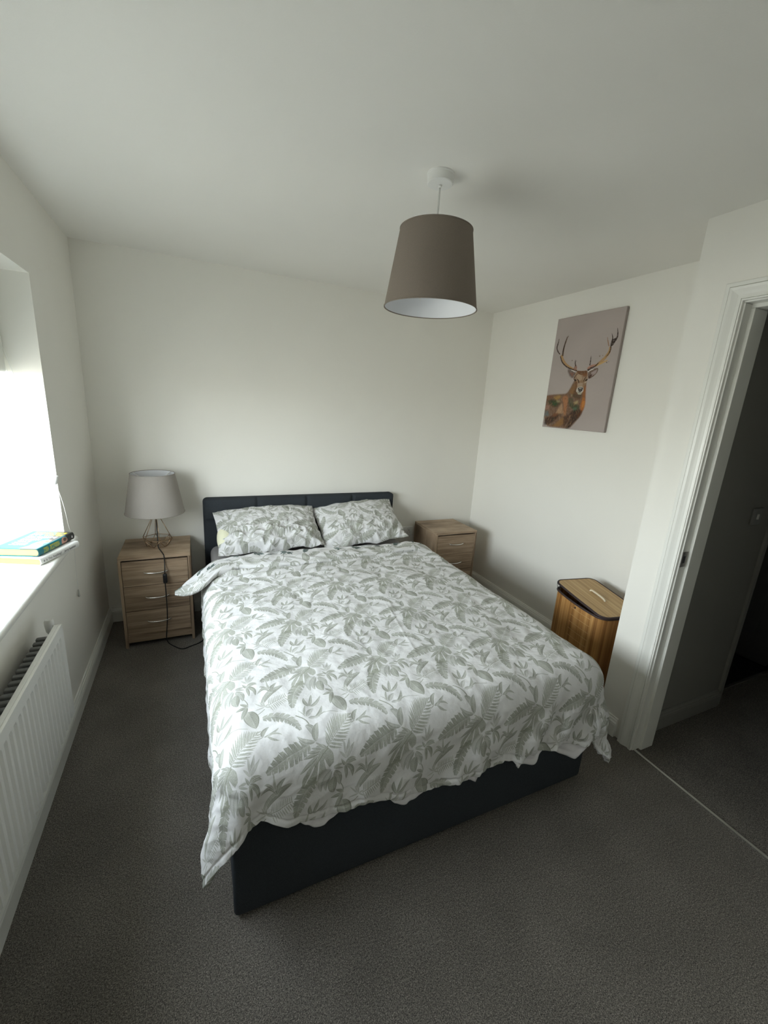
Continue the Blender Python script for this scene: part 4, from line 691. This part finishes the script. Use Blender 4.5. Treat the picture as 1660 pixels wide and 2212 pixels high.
def print_uv(x, y, rot=th): return np.stack([np.cos(rot) * x - np.sin(rot) * y, np.sin(rot) * x + np.cos(rot) * y], -1)
FX, FY = CX0 + S_, -V_
mb = MB().grid(P)
dv = mb.build('duvet_cover', [PRINT, WHITEC], DV, smooth=True)
uv = print_uv(FX, FY).reshape(-1, 2); set_uv(dv, uv)
def z_up(o):
    me = o.data; n = np.mean([p.normal.z for p in me.polygons])
    if n < 0: me.flip_normals()
z_up(dv); rel(dv, DV)
so_ = dv.modifiers.new('filling', 'SOLIDIFY'); so_.thickness = .022; so_.offset = -1; so_.material_offset = 1; so_.material_offset_rim = 0
# back layer of the cover peeping out under the hem in scallops
sc_ = lambda s: -.006 + .044 * np.clip(np.sin((s - .12) * 2 * PI / .31), -.2, 1) ** 1 * (s < .8) * (s > .05) + .062 * np.exp(-((s - 1.045) / .07) ** 4) + .066 * np.exp(-((s - 1.275) / .072) ** 4)
P2, S2, V2 = duvet_surface(sc_, .006, .45, 40)
uo = MB().grid(P2).build('duvet_underside', WHITEC, DV, smooth=True); rel(uo, DV)
so2 = uo.modifiers.new('thickness', 'SOLIDIFY'); so2.thickness = .010; so2.offset = -1
# turned back end across the pillows
nb_, nc_ = 260, 44
xs = np.linspace(.462, 2.215, nb_)
yu = np.interp(xs, [.462, .52, .60, .675, .95, 1.33, 1.46, 1.84, 2.03, 2.10, 2.215], [-.80, -.73, -.665, -.608, -.548, -.552, -.577, -.605, -.575, -.60, -.66])
yl = np.interp(xs, [.462, .52, .607, .68, .81, .97, 1.27, 1.465, 1.72, 1.95, 2.10, 2.215], [-.815, -.92, -.925, -.81, -.755, -.785, -.795, -.785, -.75, -.735, -.74, -.76])
zd = np.interp(xs, [.462, .52, .60, .68, .78, 2.02, 2.10, 2.16, 2.215], [-.085, -.065, -.03, -.006, 0, 0, -.022, -.065, -.115])
k7 = np.ones(9) / 9
sm = lambda q: np.convolve(np.pad(q, 4, 'edge'), k7, 'valid')
yu, yl, zd = sm(yu), sm(yl), sm(zd)
th_ = np.interp(xs, [.462, .50, .62, 2.1, 2.215], [.008, .022, .036, .036, .026])
P = np.zeros((nb_, nc_, 3)); UVb = np.zeros((nb_, nc_, 2))
for j in range(nc_):
    t = j / (nc_ - 1)
    # 0 free edge underneath, round the lip, over the top, down the crease at the pillow side
    if t < .15: q = t / .15; fy = .06 * (1 - q) + 0 * q; fz = .05 * q
    elif t < .85: q = (t - .15) / .7; fy = q; fz = .05 + .95 * np.sin(PI * (.12 + .80 * q)) ** .6
    else: q = (t - .85) / .15; fy = 1 - .05 * q; fz = .6 - 1.7 * q
    y = yl + (yu - yl) * fy
    w_ = .004 * np.sin(xs * 46 + 5 * vnoise(xs * 3, xs * 0 + t * 4)) * np.sin(PI * t) + .004 * vnoise(xs * 14, xs * 0 + t * 6)
    P[:, j, 0] = xs; P[:, j, 1] = y + w_ * .6; P[:, j, 2] = ZT + .004 + zd + th_ * fz * 1.0 + w_
    UVb[:, j, 0] = xs; UVb[:, j, 1] = -(t * .30)
mi_dark = []
mb = MB().grid(P); fb = mb.build('turned_back_end', [PRINT, DPRINT], DV, smooth=True)
uvb = print_uv(UVb[..., 0], UVb[..., 1], .3).reshape(-1, 2); set_uv(fb, uvb)
for p in fb.data.polygons:
    j = p.index % (nc_ - 1)
    if j >= 22: p.material_index = 1
z_up(fb); rel(fb, DV)
sf = fb.modifiers.new('thickness', 'SOLIDIFY'); sf.thickness = .004; sf.offset = -1

# ------------------------------------------------------------------ pillows
def pillow(name, center, right, upv, a, b, T, label, seed, uvr, crumple, case=True):
    r = Vector(right).normalized(); u = Vector(upv); u = (u - r * u.dot(r)).normalized(); n = r.cross(u).normalized()
    if n.y > 0: n = -n
    nu, nv = 120, 84; root = empty(name, center); tag(root, label, 'pillow', 'pillows against the headboard')
    uu, vv = np.meshgrid(np.linspace(-1, 1, nu), np.linspace(-1, 1, nv), indexing='ij')
    hgt = T * ((1 - np.abs(uu) ** 2.6) * (1 - np.abs(vv) ** 2.6)) ** .62
    X = a * uu * (1 - .045 * (1 - vv ** 2)); Y = b * vv * (1 + .09 * (1 - uu ** 2) * (vv > 0) - .06 * (1 - uu ** 2) * (vv < 0) * np.cos(uu * 7 + seed))
    q = (1 - np.abs(uu) ** 4) * (1 - np.abs(vv) ** 4)
    wr = crumple * (.019 * ridge(uu * 3.6 + seed, vv * 2.6 + seed) * (1 - sstep(-.6, .35, vv)) + .004 * ridge(uu * 9 + seed, vv * 7)) + .003 * vnoise(uu * 8 + seed, vv * 7)
    wr = wr + .006 * np.sin(np.arctan2(vv, uu) * 16 + seed) * sstep(.72, .97, np.maximum(np.abs(uu), np.abs(vv)))
    R_, U_, N_ = (np.array(q_[:]) for q_ in (r, u, n))
    def side(sg):
        return (X[..., None] * R_ + Y[..., None] * U_ + (sg * hgt + (wr * q if sg > 0 else 0) + wr * (1 - q) * .6)[..., None] * N_)
    F = side(1); B = side(-.62)
    o = MB().grid(F).build('pillowcase_front', PRINT, root, smooth=True)
    set_uv(o, print_uv(X + seed, Y, uvr).reshape(-1, 2))
    o.data.update()
    if sum(p.normal.dot(n) for p in o.data.polygons) < 0: o.data.flip_normals()
    o2 = MB().grid(B).build('pillowcase_back', DPRINT, root, smooth=True); set_uv(o2, print_uv(X + seed * .3, Y, .4).reshape(-1, 2))
    if sum(p.normal.dot(n) for p in o2.data.polygons) > 0: o2.data.flip_normals()
    return root, (R_, U_, N_)
pl1, ax = pillow('pillow', (1.060, -.252, .686), (1, .02, .025), (0, .87, .50), .362, .208, .078,
    'left pillow, crumpled leafy case open at its end with cream pillow showing', 3.1, .15, 1.3)
ip = MB(); tt_, pp_ = np.meshgrid(np.linspace(0, PI, 24), np.linspace(0, 2 * PI, 40), indexing='ij')
ip.grid((-.298 + .058 * np.sin(tt_) * np.cos(pp_))[..., None] * ax[0] + (-.060 + .135 * np.sin(tt_) * np.sin(pp_))[..., None] * ax[1] + (-.006 + .052 * np.cos(tt_))[..., None] * ax[2])
ip.build('inner_pillow', CREAM, pl1, smooth=True)
pillow('pillow', (1.748, -.250, .690), (1, -.012, .085), (0, .86, .51), .335, .215, .076,
    'right pillow, smooth leafy case leaning on the headboard by the wall socket', 7.7, PI + .2, .7)

# ------------------------------------------------------------------ bedside drawers
NW, ND, NH = .399, .376, .609
def bedside(loc, label):
    c = empty('bedside_cabinet', loc); tag(c, label, 'bedside cabinet', 'bedside cabinets')
    b = MB()
    b.box((0, -ND, NH - .018), (NW, 0, NH), bev=.001)
    b.box((.016, -.012, .05), (NW - .016, -.004, NH - .018)).box((.016, -ND + .012, .03), (NW - .016, -ND + .026, .085)).box((.016, -ND + .02, .085), (NW - .016, -.012, .10))
    b.build('top_and_back', OAK, c)
    for x0 in (0, NW - .016): MB().box((x0, -ND, 0), (x0 + .016, 0, NH - .018), bev=.001).build('side_panel', OAKV, c)
    MB().box((.018, -ND + .03, .10), (NW - .018, -.02, NH - .03)).build('carcass_void', BLACK, c)
    z = .088
    for i in range(3):
        h = .1655
        d = MB().box((.0185, -ND + .001, z), (NW - .0185, -ND + .019, z + h - .004), bev=.001).build('drawer', OAK, c)
        hp = [(NW / 2 - .066, 0), (NW / 2 - .064, -.010), (NW / 2 - .045, -.020), (NW / 2, -.026), (NW / 2 + .045, -.020), (NW / 2 + .064, -.010), (NW / 2 + .066, 0)]
        zz = z + h * .56
        MB().tube([(x, -ND + y, zz - .006 * math.sin(PI * k_ / 24)) for k_, (x, y) in enumerate(smooth_path(hp, 2))], .0042, 8).build('handle', CHROME, d, True)
        z += h
    return c
c1 = bedside((.142, -.033, 0), 'oak effect three drawer bedside cabinet left of the bed, carrying the table lamp')
def copy_tree(o, parent=None):
    q = o.copy(); COL.objects.link(q)
    if parent is not None: q.parent = parent
    for ch in list(o.children): copy_tree(ch, q)
    return q
c2 = copy_tree(c1); c2.location = (2.36, -.039, 0); c2['label'] = 'oak effect three drawer bedside cabinet right of the bed, empty top, in the corner'

# ------------------------------------------------------------------ table lamp
LX, LY = .348, -.205
tl_ = empty('table_lamp', (LX, LY, NH)); tag(tl_, 'grey drum shade table lamp on copper wire base', 'table lamp')
def ring6(r, z, a0): return [(r * math.cos(a0 + k * PI / 3), r * math.sin(a0 + k * PI / 3), z) for k in range(6)]
lo = ring6(.064, .003, .2); mid = ring6(.092, .052, .2 + PI / 6); tp = ring6(.018, .205, .2 + PI / 6)
wb_ = MB()
for k in range(6):
    k2 = (k + 1) % 6
    for a_, b_ in ((lo[k], lo[k2]), (mid[k], mid[k2]), (lo[k], mid[k]), (lo[k2], mid[k]), (mid[k], tp[k]), (tp[k], tp[k2])):
        wb_.tube([a_, b_], .0021, 6)
wb_.build('wire_base', BRASS, tl_, True)
def shade(name, parent, r0, r1, h, z0, fab, rings=3):
    t = .0025
    MB().lathe([(r0, 0), (r1, h)], (0, 0, z0), 72).build(name, fab, parent, True)
    li = MB().lathe([(r0 - t, .001), (r1 - t, h - .001)], (0, 0, z0), 72); li.build('shade_lining', LINING, parent, True)
    MB().tube([(r0 * math.cos(a), r0 * math.sin(a), z0) for a in np.linspace(0, 2 * PI, 73)[:-1]], .0022, 6, closed=True).build('shade_rim', fab, parent, True)
    MB().tube([(r1 * math.cos(a), r1 * math.sin(a), z0 + h) for a in np.linspace(0, 2 * PI, 73)[:-1]], .0022, 6, closed=True).build('shade_rim', fab, parent, True)
    return parent
shade('lamp_shade', tl_, .172, .127, .252, .228, SHADE2)
sp_ = MB()
for k in range(3):
    a = k * 2 * PI / 3 - 1.45
    sp_.tube([(.0, 0, .428), (.06 * math.cos(a), .06 * math.sin(a), .44), (.126 * math.cos(a), .126 * math.sin(a), .477)], .0028, 6)
sp_.build('shade_spider', WHITEP, tl_, True)
MB().lathe([(0, .20), (.016, .20), (.018, .21), (.018, .255), (.013, .27), (.013, .29), (0, .29)], (0, 0, 0), 20).build('lamp_holder', BLACK, tl_, angle=40)
MB().lathe([(0, .288), (.013, .29), (.014, .32), (.029, .37), (.030, .39), (.022, .415), (0, .425)], (0, 0, 0), 20).build('bulb', mat('opal_glass', (.8, .8, .8), .3), tl_, True)
rc = lambda p: (p[0] - LX, p[1] - LY, p[2] - NH)
fy = -.033 - ND
cab = smooth_path([(LX, LY, .82), (LX + .001, LY - .002, .70), (.349, -.225, .635), (.353, -.27, .6135), (.371, -.33, .6125), (.389, -.40, .6125), (.393, fy - .006, .606), (.394, fy - .006, .56), (.394, fy - .022, .535), (.392, fy - .030, .49)], 3)
MB().tube([rc(p) for p in cab], .0032, 8).build('cable', BLACK, tl_, True)
cab2 = smooth_path([(.390, fy - .030, .44), (.391, fy - .027, .35), (.390, fy - .022, .25), (.385, fy - .018, .16), (.376, fy - .014, .08), (.372, fy - .008, .03), (.383, -.43, .006), (.425, -.485, .005), (.468, -.53, .005), (.522, -.50, .005), (.565, -.485, .005), (.62, -.42, .005), (.66, -.36, .005)], 3)
MB().tube([rc(p) for p in cab2], .0032, 8).build('cable', BLACK, tl_, True)
MB().box(rc((.380, fy - .042, .437)), rc((.404, fy - .020, .497)), bev=.006, seg=3).build('inline_switch', BLACK, tl_, angle=50)

# ------------------------------------------------------------------ pendant lamp
pe = empty('pendant_lamp', (1.44, -1.663, H)); tag(pe, 'taupe drum shade pendant lamp hanging from the ceiling', 'pendant lamp')
MB().lathe([(0, 0), (.049, 0), (.049, -.004), (.0465, -.006), (.0455, -.030), (.043, -.0325), (0, -.034)], (0, 0, 0), 48).build('ceiling_rose', WHITEP, pe, angle=35)
MB().lathe([(0, -.034), (.007, -.034), (.005, -.042), (0, -.042)], (0, 0, 0), 16).tube([(0, 0, -.03), (0, 0, -.24)], .0034, 10).build('flex', WHITEP, pe, True)
shade('lamp_shade', pe, .1745, .1315, .262, -.438, SHADE)
sp_ = MB()
for k in range(3):
    a = k * 2 * PI / 3 + .35
    sp_.tube([(.02 * math.cos(a), .02 * math.sin(a), -.245), (.07 * math.cos(a), .07 * math.sin(a), -.24), (.13 * math.cos(a), .13 * math.sin(a), -.18)], .0024, 6)
# seam of the lining
sp_.build('shade_spider', WHITEP, pe, True)
a = 1.35
MB().add([(r * math.cos(a + s), r * math.sin(a + s), z) for r, z in ((.1718, -.436), (.1288, -.178)) for s in (-.022, .022)], [(0, 1, 3, 2)]).build('lining_seam', WHITEP, pe)
MB().lathe([(0, -.235), (.017, -.235), (.019, -.245), (.019, -.285), (.016, -.30), (0, -.30)], (0, 0, 0), 20).build('lamp_holder', WHITEP, pe, angle=40)

# ------------------------------------------------------------------ stag canvas on the right wall
CY0, CY1, CZ0, CZ1 = -.768, -1.297, 1.510, 2.245
def stag():
    w, h = 800, 1112; cv = Canvas(w, h, lin((176, 165, 160)))
    X = np.arange(w * 2) / (w * 2); Yv = np.arange(h * 2) / (h * 2)
    cv.a *= (1 + .05 * vnoise(X[None, :] * 3 + 2, Yv[:, None] * 4))[..., None].astype(np.float32)
    rr = np.random.default_rng(5)
    for i, (c, *pts) in enumerate(MOTIF['D']):
        q = np.array(pts, float) / 1000 * (w, h)
        if 5 <= len(q) < 26:
            for _ in range(3): q = np.stack([q * .78 + np.roll(q, -1, 0) * .22, q * .22 + np.roll(q, -1, 0) * .78], 1).reshape(-1, 2)
        if i < 28 and i > 0:
            for k in range(3):
                cc = q.mean(0); qq = cc + (q - cc) * (1 + .08 * (1 - k)) + rr.normal(0, 1.5, q.shape)
                cv.poly(qq, lin(np.clip(np.array(c) * (.9 + .1 * k), 0, 255)), .5, False, lambda X_, Y_: np.clip(.8 + .8 * vnoise(X_ / 11 + i, Y_ / 15), 0, 1))
        else: cv.poly(q, lin(c), .97, False, (lambda X_, Y_: np.clip(.9 + .25 * vnoise(X_ / 14, Y_ / 14), 0, 1)))
        if i == 27:
            for _ in range(3):
                for ax_ in (0, 1): cv.a = (cv.a + np.roll(cv.a, 4, ax_) + np.roll(cv.a, -4, ax_) + np.roll(cv.a, 8, ax_) + np.roll(cv.a, -8, ax_)) / 5
            body = np.array(MOTIF['D'][0][1:], float) / 1000 * (w, h)
            for k in range(300):            # loose dabs over the coat, kept inside the outline
                c0 = np.array((rr.uniform(0, .64) * w, rr.uniform(.70, 1.0) * h)); ins = False
                for (ax, ay), (bx, by) in zip(body, np.roll(body, -1, 0)):
                    if (ay > h - c0[1]) != (by > h - c0[1]) and c0[0] < (bx - ax) * (h - c0[1] - ay) / (by - ay) + ax: ins = not ins
                if not ins: continue
                a = rr.uniform(.6, 2.2); L_ = rr.uniform(8, 34); d_ = np.array((math.cos(a), math.sin(a))); n_ = np.array((-d_[1], d_[0])) * rr.uniform(1.5, 5)
                cc = ((44, 32, 26), (150, 104, 62), (70, 82, 60), (186, 146, 104), (96, 66, 44), (120, 86, 60))[rr.integers(0, 6)]
                pp_ = np.array((c0[0], h - c0[1])); cv.poly([pp_ - d_ * L_, pp_ + n_, pp_ + d_ * L_, pp_ - n_], lin(cc), .33)
    return cv.image('stag_print')
st_im = stag()
CANV = mat('canvas_print', (.6, .6, .6), .8, spec=.2); t_ = N(CANV, 'ShaderNodeTexCoord'); i_ = N(CANV, 'ShaderNodeTexImage'); i_.image = st_im
Lk(CANV, t_.outputs['UV'], i_.inputs['Vector']); base(CANV, i_.outputs['Color']); bump(CANV, noise(CANV, coords(CANV), 900, 2), .0003, .6)
EDGE = fabric('canvas_edge', tuple(lin((160, 150, 146))), 900, .9, .0003, .05)
cvs = empty('canvas_picture', (W, (CY0 + CY1) / 2, CZ0)); tag(cvs, 'unframed canvas print of a watercolour stag on the right wall', 'picture')
wd2 = (CY0 - CY1) / 2; hz = CZ1 - CZ0
MB().box((-.0215, -wd2, 0), (-.002, wd2, hz), bev=.003).build('stretched_canvas', EDGE, cvs, angle=50)
fc = MB().add([(-.0218, wd2 - .002, .002), (-.0218, -wd2 + .002, .002), (-.0218, -wd2 + .002, hz - .002), (-.0218, wd2 - .002, hz - .002)], [(0, 1, 2, 3)]).build('stag_print', CANV, cvs)
set_uv(fc, [(0, 0), (1, 0), (1, 1), (0, 1)])

# ------------------------------------------------------------------ laundry hamper
def bamboo(name, axis, cols, sc):
    m = mat(name, cols[1], .45, spec=.4); v = coords(m, sc); n = noise(m, v, 1, 2, .4); n2 = noise(m, coords(m, tuple(x * 3 for x in sc)), 1, 3)
    c = ramp(m, n, [(.3, cols[0]), (.5, cols[1]), (.7, cols[2])]); c = mixc(m, .4, c, ramp(m, n2, [(.35, (.75, .72, .68)), (.6, (1.1, 1.1, 1.1))]), 'MULTIPLY')
    base(m, c); bump(m, n2, .0008, .5); return m
BAM = bamboo('bamboo_slats', 2, ((.22, .095, .026), (.40, .20, .062), (.54, .31, .12)), (55, 55, .9))
BAML = bamboo('bamboo_lid', 1, ((.33, .20, .075), (.44, .285, .12), (.53, .37, .18)), (58, 1.3, 8))
BIND = mat('brown_binding', (.035, .020, .020), .7)
ha = empty('laundry_hamper', (2.70, -1.665, 0), math.radians(-11)); tag(ha, 'bamboo laundry hamper with lid ajar, standing beside the door corner', 'laundry hamper')
hw, hl, hr = .128, .205, .045                        # half sizes across / along
def plan(hw, hl, r, bow, n=10):
    pts = []
    for cx_, cy_, a0 in ((hw - r, hl - r, 0), (-hw + r, hl - r, PI / 2), (-hw + r, -hl + r, PI), (hw - r, -hl + r, 1.5 * PI)):
        pts += arc((cx_, cy_), r, a0, a0 + PI / 2, n)
    out = []
    for i, (x, y) in enumerate(pts):
        x2, y2 = pts[(i + 1) % len(pts)]; L_ = math.hypot(x2 - x, y2 - y); k_ = max(1, int(L_ / .02))
        out += [(x + (x2 - x) * q / k_, y + (y2 - y) * q / k_) for q in range(k_)]
    return [(x - bow * max(0, 1 - (y / hl) ** 2) * (x < 0) * min(1, -x / hw), y) for x, y in out]
RZ = .562
pb = plan(hw, hl, hr, .022); zz_ = np.linspace(.012, RZ, 14)
P = np.array([[(x, y, z) for z in zz_] for x, y in pb]); bo = MB().grid(P, closed_u=True)
pi_ = plan(hw - .006, hl - .006, hr, .022); P = np.array([[(x, y, z) for z in zz_] for x, y in pi_]); bo.grid(P, closed_u=True)
bo.add([(x, y, .012) for x, y in pb], [tuple(range(len(pb)))])
bo.build('body', BAM, ha, angle=40)
MB().tube([(x * 1.005, y * 1.005, RZ) for x, y in pb], .0062, 8, closed=True).build('rim_binding', BIND, ha, True)
MB().tube([(x, y, .012) for x, y in pb], .005, 8, closed=True).build('base_binding', BIND, ha, True)
MB().box((-hw + .02, -hl + .02, .10), (hw - .02, hl - .02, .36), bev=.03).build('cotton_liner', fabric('dark_liner', (.03, .03, .03), 300), ha, True)
THREAD = mat('cream_thread', (.56, .40, .20), .8)
fr_ = sorted([(x, y) for x, y in pb if x < -hw * .8 and -hl * .75 < y < hl * .15], key=lambda q: q[1])
for r_ in range(7):                                   # rows of thread running across the slats
    z = RZ - .035 - .042 * r_; stc = MB()
    stc.tube([(x - .0008, y, z) for x, y in fr_], .0008, 4)
    stc.build('stitching', THREAD, ha)
for y_ in (-.02,): MB().lathe([(0, 0), (.0055, 0), (.0055, .002), (0, .003)], (0, 0, 0), 14).build('eyelet', BIND, ha).location = (-hw - .0235, y_, RZ - .022)
bpy.data.objects['eyelet'].rotation_euler = (0, -PI / 2, 0)
lidp = plan(hw + .006, hl + .008, hr, .006); lm = MB(); nl = len(lidp)
v = [(x, y, -.004) for x, y in lidp] + [(x, y, .004) for x, y in lidp]
lm.add(v, [tuple(range(nl)), tuple(range(nl, 2 * nl))[::-1]] + [(i, (i + 1) % nl, nl + (i + 1) % nl, nl + i) for i in range(nl)])
lid = lm.build('lid', BAML, ha)
lid.location = (.006, .004, RZ + .026); lid.rotation_euler = (math.radians(4.2), math.radians(-1.0), 0)
MB().tube([(x, y, 0) for x, y in lidp], .0062, 8, closed=True).build('lid_binding', BIND, lid, True)
hp = smooth_path([(0, -.062, .002), (0, -.058, .010), (0, -.03, .013), (0, .03, .013), (0, .058, .010), (0, .062, .002)], 2)
MB().tube([(p[0] + .0, p[1] + .0, p[2] + .003) for p in hp], .0052, 8).build('lid_handle', mat('cream_webbing', (.66, .58, .44), .9), lid, True)
lp = [(-hw - .002 + .014 * math.cos(a) * .6, hl - .03 + .012 * math.sin(a), RZ + .020 + .026 * math.sin(a)) for a in np.linspace(0, 2 * PI, 17)[:-1]]
MB().tube(lp, .0014, 6, closed=True).build('elastic_loop', BLACK, ha, True)
rp = smooth_path([(-.05, hl + .002, .47), (-.052, hl + .022, .452), (-.05, hl + .028, .425), (-.035, hl + .03, .405), (.035, hl + .03, .405), (.05, hl + .028, .425), (.052, hl + .022, .452), (.05, hl + .002, .47)], 2)
MB().tube(rp, .004, 8).build('rope_handle', mat('jute_rope', (.36, .25, .14), .9), ha, True)

# ------------------------------------------------------------------ sockets and switch
def socket(loc, label):
    s_ = empty('wall_socket', loc); tag(s_, label, 'socket')
    MB().box((-.0735, -.009, -.043), (.0735, 0, .043), bev=.003).build('plate', WHITEP, s_, angle=50)
    for x in (-.036, .036):
        for dx, dz, a_, b_ in ((0, .008, .002, .004), (-.011, -.010, .0032, .0017), (.011, -.010, .0032, .0017)):
            MB().box((x + dx - a_, -.0095, dz - b_), (x + dx + a_, -.0088, dz + b_)).build('pin_hole', BLACK, s_)
        MB().box((x * .35 - .006 + (.012 if x > 0 else -.012), -.012, .016), (x * .35 + .006 + (.012 if x > 0 else -.012), -.009, .032), bev=.001).build('rocker', WHITEP, s_)
socket((2.285, 0, .510), 'white double wall socket between bed and right bedside cabinet')
sw_ = empty('light_switch', (3.19, -2.08, 1.165)); tag(sw_, 'light switch on the dark hall wall beyond the doorway', 'light switch')
MB().box((-.043, -.009, -.043), (.043, 0, .043), bev=.003).build('plate', mat('white_plastic_shaded', (.25, .25, .24), .4), sw_, angle=50)  # white plate with the hall's shade mixed into its colour
MB().box((-.008, -.013, -.014), (.008, -.009, .014), bev=.001).build('rocker', WHITEP, sw_)
